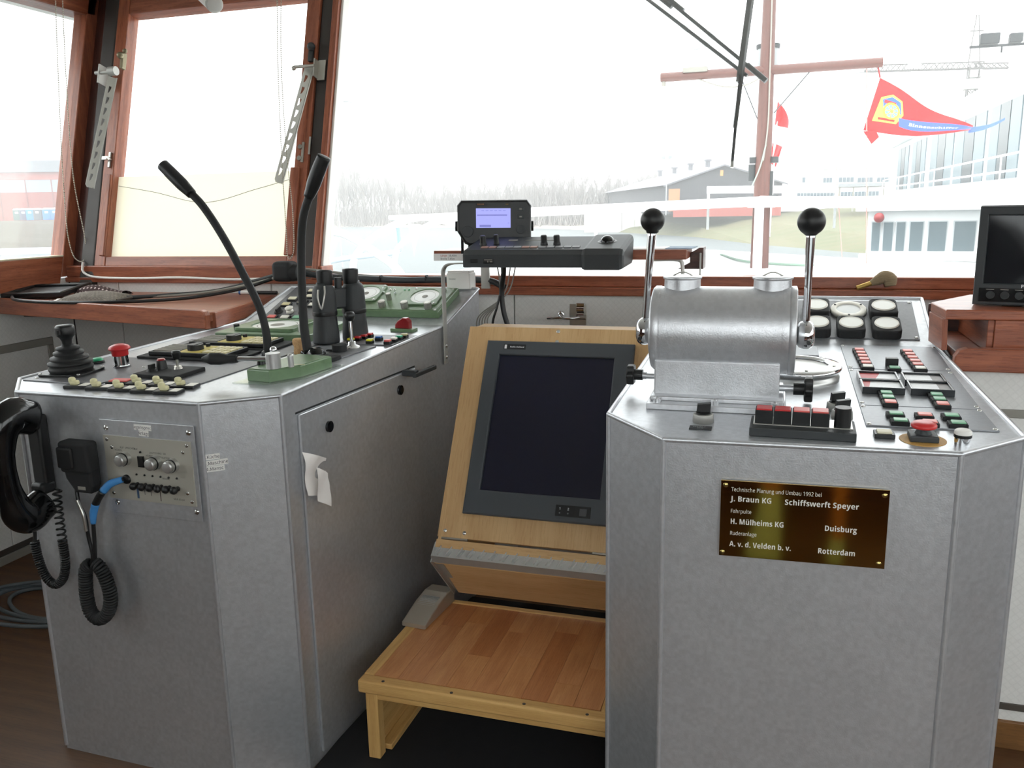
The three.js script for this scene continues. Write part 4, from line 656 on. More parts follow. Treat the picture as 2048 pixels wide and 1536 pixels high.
// ------------------------------------------------------------------ between the consoles: monitor cabinet, step, pedal
{
  const t = thing('monitor_cabinet', 'birch plywood cabinet holding the tilted dark monitor', 'cabinet', [0, 0, 0]);
  const A = 30 * D, n = [0, Math.sin(A), Math.cos(A)], P = (x, q, h = 0) => [x, 0.47 + q * Math.cos(A) + h * n[1], -2.022 - q * Math.sin(A) + h * n[2]];
  const front = (name, g, m, par = t) => { const o = mesh(name, g, m, par); o.position.set(...P(0, 0)); o.rotation.x = -A; return o; };
  front('front_panel', boxf(-0.862, -0.306, 0.0, 0.622, -0.018, 0, 0.002), M.birch);
  mesh('side_panel', ext([[2.03, 0.42], [2.0, 0.42], [2.0, 0.44], [2.02, 0.47], [2.335, 1.0], [2.45, 1.0], [2.45, 0.26], [2.14, 0.26]], 0.016, 0.001).rotateY(Math.PI / 2).translate(-0.858, 0, 0), M.birch, t);
  mesh('side_panel', ext([[2.03, 0.42], [2.0, 0.42], [2.0, 0.44], [2.02, 0.47], [2.335, 1.0], [2.45, 1.0], [2.45, 0.26], [2.14, 0.26]], 0.016, 0.001).rotateY(Math.PI / 2).translate(-0.324, 0, 0), M.birch, t);
  mesh('top_panel', boxf(-0.858, -0.31, 0.985, 1.001, -2.45, -2.345, 0.002), M.birch, t);
  mesh('ledge_panel', ext([[1.99, 0.405], [1.985, 0.43], [2.012, 0.467], [2.03, 0.455]], 0.548, 0.001).rotateY(Math.PI / 2).translate(-0.86, 0, 0), M.birch, t);
  mesh('lower_panel', ext([[1.995, 0.41], [2.012, 0.402], [2.15, 0.258], [2.135, 0.253]], 0.53, 0.001).rotateY(Math.PI / 2).translate(-0.85, 0, 0), M.birch, t);
  // the chequer plate strips with their raised bars
  const prof = (pts, x0, x1) => ext(pts, x1 - x0, 0.0006).rotateY(-Math.PI / 2).translate(x1, 0, 0);
  const str = mesh('chequer_strip', prof([[-2.013, 0.4555], [-2.011, 0.4585], [-1.977, 0.4315], [-1.978, 0.413], [-1.981, 0.413], [-1.981, 0.4295]], -0.864, -0.306), M.alu, t);
  const bars = []; for (let i = 0; i < 18; i++) { const x = -0.855 + i * 0.031, q = (f) => [0.4585 - 0.027 * f + 0.0002, -2.011 + 0.034 * f + 0.0002]; for (const [a, b, c, d] of [[0, 0.85, 0.016, 0.1], [0.009, 0.9, 0.02, 0.4]]) bars.push(beam([x + a, ...q(b)], [x + c, ...q(d)], 0.0032, 0.0024)); }
  mesh('raised_bars', bars, M.chrome, str);
  mesh('chequer_strip', [beam([-0.862, 0.43, -1.985], [-0.862, 0.262, -2.145], 0.003, 0.04), beam([-0.85, 0.414, -1.985], [-0.85, 0.262, -2.136], 0.026, 0.003)], M.alu, t);
  // monitor
  const bez = front('monitor_bezel', ext(rect(-0.795, 0.068, -0.366, 0.574), 0.016, 0.004, [rect(-0.753, 0.136, -0.42, 0.531)]), S(0x45494e, 0.5));
  mesh('screen', boxf(-0.756, -0.417, 0.133, 0.534, 0.002, 0.006), S(0x15162a, 0.28), bez);
  mesh('control_strip', boxf(-0.535, -0.44, 0.083, 0.113, 0.014, 0.0172, 0.0005), M.black, bez);
  mesh('power_button', boxf(-0.47, -0.45, 0.087, 0.107, 0.0165, 0.019, 0.001), M.grey, bez);
  const [g1, m1] = face(0.066, 0.016, canvasTex(256, 62, (x, w, h) => { x.fillStyle = '#14161a'; x.fillRect(0, 0, w, h); x.fillStyle = '#e8e8ea'; x.fillRect(10, 8, 26, 46); x.font = 'bold 24px sans-serif'; x.fillText('Radio-Holland', 74, 40); })); mesh('badge', g1.translate(-0.71, 0.555, 0.0163), m1, bez);
  const [g2, m2] = face(0.05, 0.026, canvasTex(200, 104, (x, w, h) => { x.fillStyle = '#0f1012'; x.fillRect(0, 0, w, h); x.fillStyle = '#d8dade'; x.font = 'bold 36px sans-serif'; x.fillText('1', 30, 44); x.fillText('2', 120, 44); x.fillStyle = '#6a6c70'; x.beginPath(); x.arc(40, 78, 9, 0, 7); x.arc(130, 78, 9, 0, 7); x.fill(); })); mesh('print', g2.translate(-0.508, 0.098, 0.0174), m2, bez);
  for (const [x, y] of [[-0.842, 0.018], [-0.785, 0.016], [-0.592, 0.612], [-0.592, 0.58], [-0.34, 0.02]]) { const s = front('screw', lathe([[0, 0.002], [0.004, 0.0015], [0.0055, 0]], 0, 0, 0, 14).rotateX(Math.PI / 2).translate(x, y, 0), M.screw); }
  for (const x of [-0.81, -0.39]) front('hinge', [cyl(0.0035, 0.0035, 0.075, x, -0.003, 0.001, 'x', 12)], M.nickel);
}
{
  const t = thing('step', 'low wooden step with laminate strips and pine edging', 'step', [0, 0, 0]);
  const y = 0.22, x0 = -0.945, x1 = -0.315, z0 = -2.15, z1 = -1.68, R = mulberry(5);
  mesh('front_edge', boxf(x0, x1, y - 0.034, y, z1 - 0.035, z1, 0.006), M.pine, t);
  mesh('back_edge', boxf(x0, x1, y - 0.034, y + 0.002, z0, z0 + 0.02, 0.004), M.pine, t);
  mesh('side_edge', boxf(x0, x0 + 0.03, y - 0.034, y, z0 + 0.02, z1 - 0.035, 0.005), M.pine, t); mesh('side_edge', boxf(x1 - 0.03, x1, y - 0.034, y, z0 + 0.02, z1 - 0.035, 0.005), M.pine, t);
  mesh('deck', boxf(x0 + 0.03, x1 - 0.03, y - 0.03, y - 0.008, z0 + 0.02, z1 - 0.035), M.pine, t);
  const n = 9, w = (x1 - x0 - 0.06) / n;
  for (let i = 0; i < n; i++) { let z = z1 - 0.035, first = true; const cuts = [z1 - 0.035, z1 - 0.035 - 0.08 - 0.33 * R(), z0 + 0.02]; for (let k = 0; k < 2; k++) { const g = boxf(x0 + 0.03 + i * w + 0.0003, x0 + 0.03 + (i + 1) * w - 0.0003, y - 0.008, y - 0.001, cuts[k + 1] + 0.0003, cuts[k] - 0.0003); const u = g.attributes.uv; for (let q = 0; q < u.count; q++) u.setXY(q, u.getX(q) + i * 0.31 + k * 0.17, u.getY(q) + i * 0.057 + k * 0.03); mesh('laminate_strip', g, M.lam[Math.floor(R() * 4)], t); } }
  mesh('apron', boxf(x0 + 0.047, x1, y - 0.052, y - 0.0335, z1 - 0.03, z1 - 0.011, 0.002), M.pine, t);
  mesh('side_board', boxf(x0 + 0.01, x0 + 0.03, 0, y - 0.034, z0 + 0.02, z1 - 0.02, 0.002), M.pine, t); mesh('side_board', boxf(x1 - 0.012, x1 - 0.001, 0, y - 0.034, z0 + 0.02, z1 - 0.012, 0.002), M.pine, t);
  mesh('leg', boxf(x0 + 0.016, x0 + 0.048, 0, y - 0.0335, z1 - 0.04, z1 - 0.008, 0.003), M.pine, t);
  mesh('runner', boxf(x0 + 0.03, x0 + 0.06, 0.0, 0.02, z0 + 0.1, z1 - 0.05, 0.003), M.pine, t);
  for (const [x, z] of [[-0.88, -1.692], [-0.7, -1.69], [-0.52, -1.692], [-0.37, -1.69]]) mesh('screw', cyl(0.004, 0.004, 0.002, x, y, z, 'y', 10), M.trimDark, t);
}
{
  const t = thing('foot_pedal', 'silver ribbed foot pedal on the back corner of the step', 'pedal', [-0.91, 0.221, -2.045], [0, -0.08, 0]);
  mesh('body', ext([[-0.1, 0], [0.085, 0], [0.085, 0.012], [0.06, 0.02], [0.0, 0.038], [-0.055, 0.046], [-0.1, 0.042]], 0.075, 0.004).rotateY(-Math.PI / 2).translate(0.0375, 0, 0), S(0xb3aa9c, 0.4, 0.6), t);
  for (let i = 0; i < 12; i++) mesh('rib', beam([-0.026, 0.0425 - i * 0.0011 - i * i * 0.00008, -0.025 + i * 0.006], [0.026, 0.0425 - i * 0.0011 - i * i * 0.00008, -0.025 + i * 0.006], 0.003, 0.0035), M.alu, t);
}
{ // two bits of litter on the black mat
  for (const [x, z, l] of [[-0.62, -1.66, 'larger white crumb on the black mat below the step'], [-0.585, -1.63, 'smaller white crumb on the black mat below the step']]) { const t = thing('crumb', l, 'crumb', [x, 0.008, z]); mesh('chip', ball(0.003, 0, 0.001, 0, 6), M.paper, t); }
}
{ // toggle latch on the front wall
  const t = thing('wall_latch', 'chrome hook latch on the white wall above the cabinet', 'latch', [-0.665, 0.968, ZF]);
  mesh('plate', boxf(-0.03, 0.03, -0.03, 0.045, 0, 0.004, 0.002), M.nickel, t);
  mesh('roller', [cyl(0.011, 0.011, 0.026, 0.012, 0.028, 0.012, 'x'), cyl(0.011, 0.011, 0.026, 0.012, 0.006, 0.012, 'x'), boxf(-0.003, 0.027, 0.038, 0.05, 0, 0.02, 0.002)], M.chrome, t);
  mesh('hook', [sweep([[0.018, 0.002, 0.02], [-0.02, -0.003, 0.03], [-0.05, -0.001, 0.03], [-0.062, 0.011, 0.03], [-0.052, 0.02, 0.03], [-0.046, 0.008, 0.03]], [0.005, 0.005, 0.005, 0.005, 0.005, 0.005], 30, 10), bar([-0.105, -0.004, 0.03], [-0.05, 0.0, 0.03], 0.005)], M.chrome, t);
  mesh('pin', cyl(0.009, 0.009, 0.03, 0.018, 0.0, 0.018, 'x'), M.nickel, t);
}
// ------------------------------------------------------------------ radio shelf in front of the window
{
  const t = thing('radio_shelf', 'narrow mahogany shelf board before the front window', 'shelf', [0, 0, 0]);
  mesh('board', boxf(-1.08, -0.263, 1.186, 1.216, -2.78, -2.6, 0.002), M.mahogany, t);
  mesh('end_block', ext([[-0.263, 1.17], [-0.263, 1.2], [-0.235, 1.216], [-0.222, 1.216], [-0.222, 1.15], [-0.3, 1.15]], 0.09, 0.002).translate(0, 0.0, -2.8), M.mahoganyDark, t);
  mesh('leg', boxf(-0.985, -0.955, 1.075, 1.186, -2.8, -2.79), M.aluMatte, t); mesh('leg', boxf(-0.232, -0.228, 1.06, 1.2, -2.71, -2.69), M.aluMatte, t);
  const g = tube([[-0.37, 1.183, -2.66], [-0.3, 1.183, -2.66], [-0.285, 1.178, -2.66], [-0.28, 1.16, -2.66], [-0.28, 1.08, -2.66]], 0.006, 30, 8);
  mesh('leg', g, M.white, t);
}
{
  const t = thing('paper_sheet', 'pale blue printed sheet lying on the shelf end', 'paper', [-0.36, 1.217, -2.69]);
  mesh('sheet', boxf(-0.13, 0.03, 0, 0.001, -0.07, 0.07), M.paper, t); mesh('blue_border', boxf(0.03, 0.115, 0, 0.0014, -0.075, 0.07), S(0x6f8296, 0.7), t);
}
{
  const t = thing('dimension_label', 'white label on the shelf edge giving length and width', 'label', [-1.0205, 1.197, -2.5995]);
  mesh('strip', boxf(-0.0595, 0.0775, -0.0135, 0.0095, 0, 0.001), M.whiteBtn, t);
  const [g, m] = face(0.135, 0.0225, canvasTex(620, 104, (x, w, h) => { x.fillStyle = '#e9e6e4'; x.fillRect(0, 0, w, h); x.fillStyle = '#b04848'; x.font = '40px sans-serif'; x.fillText('Länge', 105, 42); x.fillText('70', w - 40, 42); x.fillStyle = '#3c3a40'; x.fillText('38,40m', 235, 42); x.fillText('Breite 7,85m', 105, 90); })); mesh('print', g.translate(0.009, -0.002, 0.0012), m, t);
}
{
  const t = thing('radar_keyboard', 'grey radar control unit with four knobs and trackball', 'control unit', [-0.672, 1.2, -2.5]);
  const W = 0.245;
  mesh('case', ext([[0.07, -0.026], [0.07, 0.012], [0.055, 0.026], [-0.1, 0.058], [-0.11, 0.05], [-0.11, 0.0], [-0.05, -0.026]], 0.49, 0.006).rotateY(-Math.PI / 2).translate(0.245, 0, 0), M.charcoal, t);
  mesh('trackball_housing', ext([[0.082, -0.032], [0.085, 0.012], [0.07, 0.029], [-0.1, 0.063], [-0.115, 0.05], [-0.09, -0.026]].map(([z, y]) => [-z, y]), 0.125, 0.012).rotateY(Math.PI / 2).translate(0.125, 0, 0), M.charcoal, t);
  const a = Math.atan2(0.032, 0.155), on = (x, z, h = 0) => [x, 0.026 + (0.055 - z) * 0.206 + h, z];
  mesh('trackball', ball(0.021, ...on(0.186, -0.012, 0.003), 24), M.blackGloss, t);
  const rg = part('trackball_ring', lathe([[0.02, 0.002], [0.022, 0.006], [0.029, 0.004], [0.03, 0]], 0, 0, 0, 40), M.black, t, on(0.186, -0.012, 0.002), [a, 0, 0]);
  for (const [x, z, r] of [[-0.2, 0.0, 0.0095], [-0.16, -0.01, 0.0075], [-0.005, 0.0, 0.0095], [0.035, 0.0, 0.0095]]) part('knob', lathe([[r * 1.2, 0], [r * 1.15, 0.006], [r, 0.008], [r, 0.026], [r * 0.8, 0.029], [0, 0.0295]], 0, 0, 0, 24), M.black, t, on(x, z, 0.001), [a, 0, 0]);
  const kc = [S(0xa58276, 0.6), S(0x8b8c8e, 0.6)];
  for (let i = 0; i < 12; i++) part('key', box(0.022, 0.003, 0.016, 0, 0.0015, 0, 0.0008), kc[[0, 1, 5, 6].includes(i) ? 0 : 1], t, on(-0.185 + i * 0.026, 0.03), [a, 0, 0]);
  part('label_plate', box(0.028, 0.002, 0.012, 0, 0.001, 0), M.trimGrey, t, on(-0.12, -0.055), [a, 0, 0]); part('label_plate', box(0.1, 0.001, 0.004, 0, 0.0005, 0), M.trimGrey, t, on(-0.03, -0.055), [a, 0, 0]);
  mesh('socket', boxf(-0.218, -0.195, -0.012, -0.001, 0.069, 0.0715, 0.001), M.black, t); mesh('switch', boxf(-0.178, -0.144, -0.014, 0.0, 0.069, 0.072, 0.001), M.black, t);
  mesh('switch_mark', [boxf(-0.174, -0.148, -0.004, -0.002, 0.072, 0.0724), boxf(-0.164, -0.16, -0.011, -0.006, 0.072, 0.0724), boxf(-0.156, -0.148, -0.01, -0.007, 0.072, 0.0724)], M.trimGrey, t);
}
{
  const t = thing('radio', 'black marine radio with a lit blue screen', 'radio', [-0.868, 1.306, -2.6], [-0.05, 0.32, 0]);
  mesh('case', ext([[-0.105, 0.068], [-0.118, 0.052], [-0.118, -0.03], [-0.095, -0.068], [-0.078, -0.075], [0.118, -0.055], [0.118, 0.052], [0.105, 0.07]], 0.08, 0.008).translate(0, 0, -0.08), M.black, t);
  const scr = canvasTex(256, 144, (x, w, h) => { x.fillStyle = '#8d90d8'; x.fillRect(0, 0, w, h); x.fillStyle = '#5b5ca8'; x.fillRect(8, 46, 222, 9); x.fillRect(26, 122, 84, 16); x.fillStyle = '#7779c4'; for (let i = 0; i < 6; i++) x.fillRect(40 + i * 32, 14, 20, 6); x.fillRect(236, 106, 10, 6); });
  const [g, m] = face(0.11, 0.061, scr, { emissiveMap: scr, emissive: 0xffffff, emissiveIntensity: 0.55, roughness: 0.2, color: 0x333333 }); mesh('screen', g.translate(-0.003, 0.012, 0.0006), m, t);
  const pl = new THREE.RectAreaLight(0x9aa0ff, 0.35, 0.11, 0.061); pl.position.set(-0.003, 0.012, 0.003); pl.rotation.y = Math.PI; t.add(pl);
  const [g2, m2] = face(0.036, 0.008, canvasTex(160, 36, (x, w, h) => { x.fillStyle = '#131416'; x.fillRect(0, 0, w, h); x.fillStyle = '#a06a3e'; x.font = 'bold 28px sans-serif'; x.fillText('SAILOR', 18, 28); })); mesh('badge', g2.translate(-0.04, 0.055, 0.0006), m2, t);
  const [g3, m3] = face(0.016, 0.007, canvasTex(72, 32, (x, w, h) => { x.fillStyle = '#131416'; x.fillRect(0, 0, w, h); x.fillStyle = '#a07a3e'; x.font = 'bold 24px sans-serif'; x.fillText('VHF', 8, 25); })); mesh('badge', g3.translate(0.042, 0.055, 0.0006), m3, t);
  for (const y of [0.04, 0.016]) mesh('key', boxf(0.075, 0.095, y - 0.006, y + 0.006, 0, 0.003, 0.001), M.charcoal, t);
  for (const y of [0.04, 0.016]) mesh('key_mark', boxf(0.08, 0.088, y - 0.002, y + 0.002, 0.0031, 0.0034), M.trimGrey, t);
  mesh('knob', cyl(0.013, 0.014, 0.012, 0.084, -0.024, 0.006, 'z', 28), M.charcoal, t); mesh('knob', cyl(0.017, 0.018, 0.01, -0.085, -0.03, 0.005, 'z', 28), M.charcoal, t);
  for (const x of [-0.122, 0.122]) mesh('clamp_knob', cyl(0.016, 0.016, 0.008, x, -0.012, -0.04, 'x', 24), M.blackMatte, t);
  mesh('bracket', [boxf(-0.108, -0.1, -0.1, -0.03, -0.05, -0.03), boxf(-0.085, -0.065, -0.1, -0.06, -0.05, -0.03), boxf(-0.108, 0.06, -0.1, -0.094, -0.06, -0.02)], M.blackMatte, t);
}
{
  const t = thing('cable_bundle', 'thick black cable hanging from the radar control unit', 'cable');
  mesh('cable', tube([[-0.835, 1.2, -2.58], [-0.84, 1.15, -2.6], [-0.855, 1.09, -2.62], [-0.85, 1.02, -2.62], [-0.83, 0.94, -2.62], [-0.83, 0.8, -2.63]], 0.0085, 40, 10), M.black, t);
  mesh('tie', [tube([[-0.86, 1.07, -2.615], [-0.87, 1.03, -2.61], [-0.885, 0.98, -2.61], [-0.88, 0.9, -2.62]], 0.004, 20, 6)], M.black, t);
}
{
  const t = thing('wire_bundle', 'thin white wires looping down behind the cabinet', 'wires'), R = mulberry(8);
  for (let i = 0; i < 5; i++) mesh('wire', tube([[-0.89 + i * 0.02, 1.2, -2.66], [-0.875 + i * 0.008, 1.12 - i * 0.01, -2.66], [-0.872, 1.05, -2.64], [-0.9 - 0.012 * i, 0.99, -2.6 - 0.01 * i], [-0.885 - 0.01 * i, 0.945 - 0.004 * i, -2.6], [-0.87, 0.96, -2.6], [-0.872 - 0.004 * i, 0.9, -2.62]], 0.0022, 60, 6), M.trimGrey, t);
}
// ------------------------------------------------------------------ right-hand desk with raised box and video monitor
{
  const t = thing('chart_desk', 'mahogany-edged desk with white panel front, at the right edge', 'desk');
  mesh('front_panel', boxf(0.412, XR - 0.02, 0.06, 0.958, -2.185, -2.165, 0.002), M.wall, t);
  mesh('trim_strip', [boxf(0.412, XR - 0.02, 0.848, 0.868, -2.166, -2.16, 0.002)], M.trimGrey, t); mesh('trim_strip', [boxf(0.412, XR - 0.02, 0.104, 0.122, -2.166, -2.16, 0.002)], M.trimDark, t);
  mesh('kick_board', boxf(0.412, XR - 0.02, 0, 0.075, -2.175, -2.155, 0.003), S(0xffffff, 0.45, 0, { map: woodTex([132, 92, 50], [96, 62, 30], 75, [0.8, 0.4]) }), t);
  mesh('fascia', ext([[0.398, 0.958], [XR - 0.02, 0.958], [XR - 0.02, 1.012], [0.425, 1.012], [0.408, 1.006], [0.4, 0.993]], 0.03, 0.003).translate(0, 0, -2.168), M.mahogany, t);
  mesh('top', boxf(0.412, XR - 0.02, 0.975, 0.995, -2.86, -2.166, 0.002), M.mahogany, t);
}
{
  const t = thing('desk_riser', 'reddish open-fronted wooden riser under the video monitor', 'riser', [0, 0.996, 0]);
  const o = [[0.384, 2.2], [0.376, 2.36], [0.5, 2.56], [1.0, 2.56], [1.0, 2.2]];
  mesh('top', ext(o, 0.024, 0.003).rotateX(-Math.PI / 2).translate(0, 0.074, 0), M.mahogany, t);
  mesh('side', [beam([0.386, 0.037, -2.206], [0.38, 0.037, -2.355], 0.012, 0.074).rotateX(0)], M.mahogany, t);
  mesh('side', [boxf(0.476, 0.49, 0, 0.074, -2.54, -2.206, 0.002)], M.mahogany, t);
  mesh('front', boxf(0.49, 1.0, 0, 0.074, -2.22, -2.202, 0.002), M.mahogany, t);
  mesh('back', boxf(0.4, 0.99, 0, 0.074, -2.555, -2.54, 0.002), M.mahoganyDark, t);
}
{
  const t = thing('video_monitor', 'small black video monitor cut off by the right edge', 'monitor', [0.633, 1.094, -2.25], [0, -0.26, 0]);
  mesh('case', ext(rect(-0.182, 0.0, 0.182, 0.232), 0.16, 0.006).translate(0, 0.006, -0.16), M.black, t);
  mesh('bezel', ext(rect(-0.182, 0.004, 0.182, 0.236), 0.012, 0.003, [rect(-0.162, 0.055, 0.162, 0.215)]).translate(0, 0, 0), M.charcoal, t);
  mesh('screen', grid((u, v) => [-0.164 + u * 0.328, 0.052 + v * 0.166, 0.001 + 0.007 * Math.sin(u * Math.PI) * Math.sin(v * Math.PI)], 12, 12), S(0x1b1e22, 0.12), t);
  mesh('control_flap', boxf(-0.17, 0.17, 0.012, 0.045, 0.01, 0.0135, 0.001), M.blackGloss, t);
  for (let i = 0; i < 5; i++) { const k = mesh('knob', cyl(0.009, 0.0095, 0.006, -0.145 + i * 0.03, 0.028, 0.016, 'z', 20), M.black, t); mesh('mark', boxf(-0.155 + i * 0.03, -0.138 + i * 0.03, 0.0405, 0.0418, 0.0135, 0.0138), M.trimGrey, t); }
  const [g, m] = face(0.08, 0.012, canvasTex(320, 48, (x, w, h) => { x.fillStyle = '#26292c'; x.fillRect(0, 0, w, h); x.fillStyle = '#e6e6e6'; x.font = 'bold 42px sans-serif'; x.fillText('Panasonic', 4, 39); })); mesh('badge', g.translate(-0.045, 0.05, 0.0125), m, t);
  mesh('foot', [boxf(-0.12, -0.08, -0.006, 0.006, -0.14, -0.02), boxf(0.08, 0.12, -0.006, 0.006, -0.14, -0.02)], M.blackMatte, t);
}
{
  const t = thing('desk_edge_cable', 'black cable running down between right console and riser', 'cable');
  mesh('cable', tube([[0.402, 0.99, -2.5], [0.4, 1.0, -2.4], [0.402, 0.985, -2.3], [0.408, 0.965, -2.2], [0.416, 0.945, -2.15]], 0.006, 30, 8), M.black, t);
}
{
  const t = thing('hand_brush', 'small brush with beige bristles and brass ferrule lying on the sill', 'brush', [0.27, 1.072, -2.885]);
  mesh('ferrule', bar([-0.03, 0.008, 0.02], [0.015, 0.024, 0.012], 0.008), M.brassRod, t);
  mesh('bristles', sweep([[0.01, 0.022, 0.012], [0.03, 0.032, 0.01], [0.05, 0.042, 0.01], [0.064, 0.036, 0.012], [0.068, 0.014, 0.014]], [0.008, 0.015, 0.02, 0.022, 0.016], 24, 18), S(0xffffff, 0.9, 0, { map: woodTex([160, 142, 112], [112, 96, 72], 99, [0.06, 0.02]) }), t);
}

// ------------------------------------------------------------------ left desk under the window and what lies on it
{
  const t = thing('window_desk', 'mahogany desk shelf with raised edge below the left windows', 'desk');
  const o = [[-2.885, 2.545], [-1.745, 2.3], [-1.735, 2.32], [-1.86, 2.895], [-2.885, 2.895]];
  mesh('top', ext(o, 0.03, 0.003).rotateX(-Math.PI / 2).translate(0, 1.008, 0), M.mahogany, t);
  const a = V3(-2.885, 0, -2.545), b = V3(-1.742, 0, -2.3), L = a.distanceTo(b), an = Math.atan2(-(b.z - a.z), b.x - a.x);
  const f = mesh('fascia', ext([[0, 0.986], [L, 0.986], [L + 0.004, 1.03], [L - 0.004, 1.042], [L - 0.02, 1.047], [0, 1.047]], 0.022, 0.003), M.mahogany, t); f.position.copy(a); f.rotation.y = an;
  const c = V3(-1.742, 0, -2.31), d = V3(-1.868, 0, -2.89), L2 = c.distanceTo(d), g = mesh('end_fascia', boxf(0, L2, 0.986, 1.036, -0.01, 0.012, 0.003), M.mahogany, t); g.position.copy(c); g.rotation.y = Math.atan2(-(d.z - c.z), d.x - c.x);
  mesh('underside_bracket', boxf(-2.84, -2.6, 0.965, 1.006, -2.75, -2.6, 0.003), M.trimDark, t);
}
{
  const t = thing('knitted_pad', 'grey knitted pad lying on the left desk', 'pad', [-2.43, 1.04, -2.56], [0, 0.15, 0]);
  const knit = S(0xffffff, 0.95, 0, { map: dtex(128, 128, (u, v) => { const k = ((u * 24 + (Math.floor(v * 30) % 2) * 0.5) % 1 < 0.5 ? 1 : 0.6) * (v * 30 % 1 < 0.6 ? 1 : 0.7), q = fbm(u, v, 6, 6, 3, 3); return [150 * k + 30 * q, 140 * k + 30 * q, 128 * k + 30 * q]; }, [0.12, 0.12]), bumpMap: bump(7, 40, 40, [0.12, 0.12], 128), bumpScale: 0.002 });
  const top = (u, v) => [(u - 0.5) * 0.25, 0.002 + 0.034 * Math.pow(Math.sin(u * Math.PI), 0.5) * Math.pow(Math.sin(v * Math.PI), 0.5), (v - 0.5) * 0.17];
  mesh('body', [prep(grid((u, v) => top(u, 1 - v), 20, 16)), box(0.24, 0.006, 0.16, 0, 0.003, 0, 0.002)], knit, t);
  mesh('hem', tube([[0.125, 0.006, -0.07], [0.13, 0.009, 0], [0.125, 0.006, 0.07]], 0.005, 14, 8), M.trimDark, t);
}
{
  const t = thing('tablet_frame', 'black framed flat device lying on the far left of the desk', 'device', [-2.76, 1.039, -2.66], [0.1, 0.2, 0]);
  mesh('frame', ext(rect(-0.13, -0.1, 0.12, 0.1), 0.02, 0.004, [rect(-0.11, -0.08, 0.1, 0.08)]).rotateX(-Math.PI / 2).translate(0, 0.016, 0), M.black, t); mesh('panel', box(0.22, 0.012, 0.17, 0, 0.02, 0), M.grey, t);
}
{
  const t = thing('patterned_cloth', 'dark dotted cloth folded behind the knitted pad', 'cloth', [-2.55, 1.039, -2.72], [0, 0.1, 0]);
  const dots = S(0xffffff, 0.9, 0, { map: dtex(128, 128, (u, v) => { const a = (u * 6 + (Math.floor(v * 6) % 2) * 0.5) % 1 - 0.5, b = (v * 6) % 1 - 0.5; return a * a + b * b < 0.05 ? [196, 180, 176] : [62, 40, 40]; }, [0.1, 0.1]) });
  mesh('fold', [prep(grid((u, v) => [(u - 0.5) * 0.2, 0.004 + 0.04 * Math.sin(v * Math.PI) * (0.7 + 0.3 * Math.sin(u * 5)), (0.5 - v) * 0.1], 14, 10)), box(0.19, 0.006, 0.09, 0, 0.003, 0)], dots, t);
}
{
  const t = thing('crumpled_wrapper', 'small red and white wrapper before the knitted pad', 'wrapper', [-2.53, 1.039, -2.5]);
  mesh('paper', prep(grid((u, v) => [(u - 0.5) * 0.1, 0.006 + 0.006 * Math.sin(u * 11) * Math.cos(v * 7), (0.5 - v) * 0.04], 12, 6)), M.paper, t); mesh('red_end', box(0.03, 0.01, 0.035, 0.06, 0.006, 0, 0.004), M.red, t);
}
{
  const t = thing('marker_pen', 'black and white marker pen lying at the back of the desk', 'pen', [-1.95, 1.046, -2.84], [0, 0.05, 0]);
  mesh('barrel', cyl(0.007, 0.007, 0.1, 0.06, 0, 0, 'x', 16), M.black, t); mesh('cap', cyl(0.0078, 0.0078, 0.05, -0.02, 0, 0, 'x', 16), M.white, t); mesh('ring', cyl(0.008, 0.008, 0.008, -0.049, 0, 0, 'x', 16), M.blueBtn, t);
}
{
  const t = thing('black_cable', 'thick black cable sweeping across the left desk to the window post', 'cable');
  mesh('strand', tube([[-3.02 + 0.16, 1.052, -2.58], [-2.7, 1.05, -2.45], [-2.5, 1.048, -2.41], [-2.25, 1.047, -2.46], [-2.05, 1.05, -2.6], [-1.9, 1.075, -2.72], [-1.8, 1.11, -2.79]], 0.0062, 70, 8), M.black, t);
  mesh('strand', tube([[-2.36, 1.048, -2.56], [-2.2, 1.05, -2.68], [-2.05, 1.06, -2.76], [-1.9, 1.095, -2.8], [-1.78, 1.125, -2.8]], 0.0075, 50, 8), M.charcoal, t);
}
{
  const t = thing('grey_cable', 'light grey cable running beside the black one to the window post', 'cable');
  mesh('strand', tube([[-2.36, 1.047, -2.58], [-2.22, 1.047, -2.66], [-2.08, 1.055, -2.73], [-1.93, 1.08, -2.77], [-1.8, 1.108, -2.78]], 0.005, 50, 8), M.trimGrey, t);
}
{
  const t = thing('white_cable', 'thin white cable clipped along the window sill', 'cable');
  mesh('strand', tube([[-2.79, 1.16, -2.885], [-2.785, 1.125, -2.872], [-2.76, 1.108, -2.87], [-2.72, 1.1, -2.868], [-2.5, 1.096, -2.868], [-2.3, 1.1, -2.868], [-2.05, 1.094, -2.868], [-1.85, 1.1, -2.868]], 0.005, 60, 8), M.white, t);
}
{
  const t = thing('cable_gland', 'black plastic cable housing at the foot of the window post', 'housing', [-1.742, 1.135, -2.76]);
  mesh('housing', [box(0.085, 0.075, 0.07, 0, 0, 0, 0.02), cyl(0.03, 0.034, 0.03, 0.045, -0.004, 0.0, 'x', 24)], M.blackMatte, t);
}
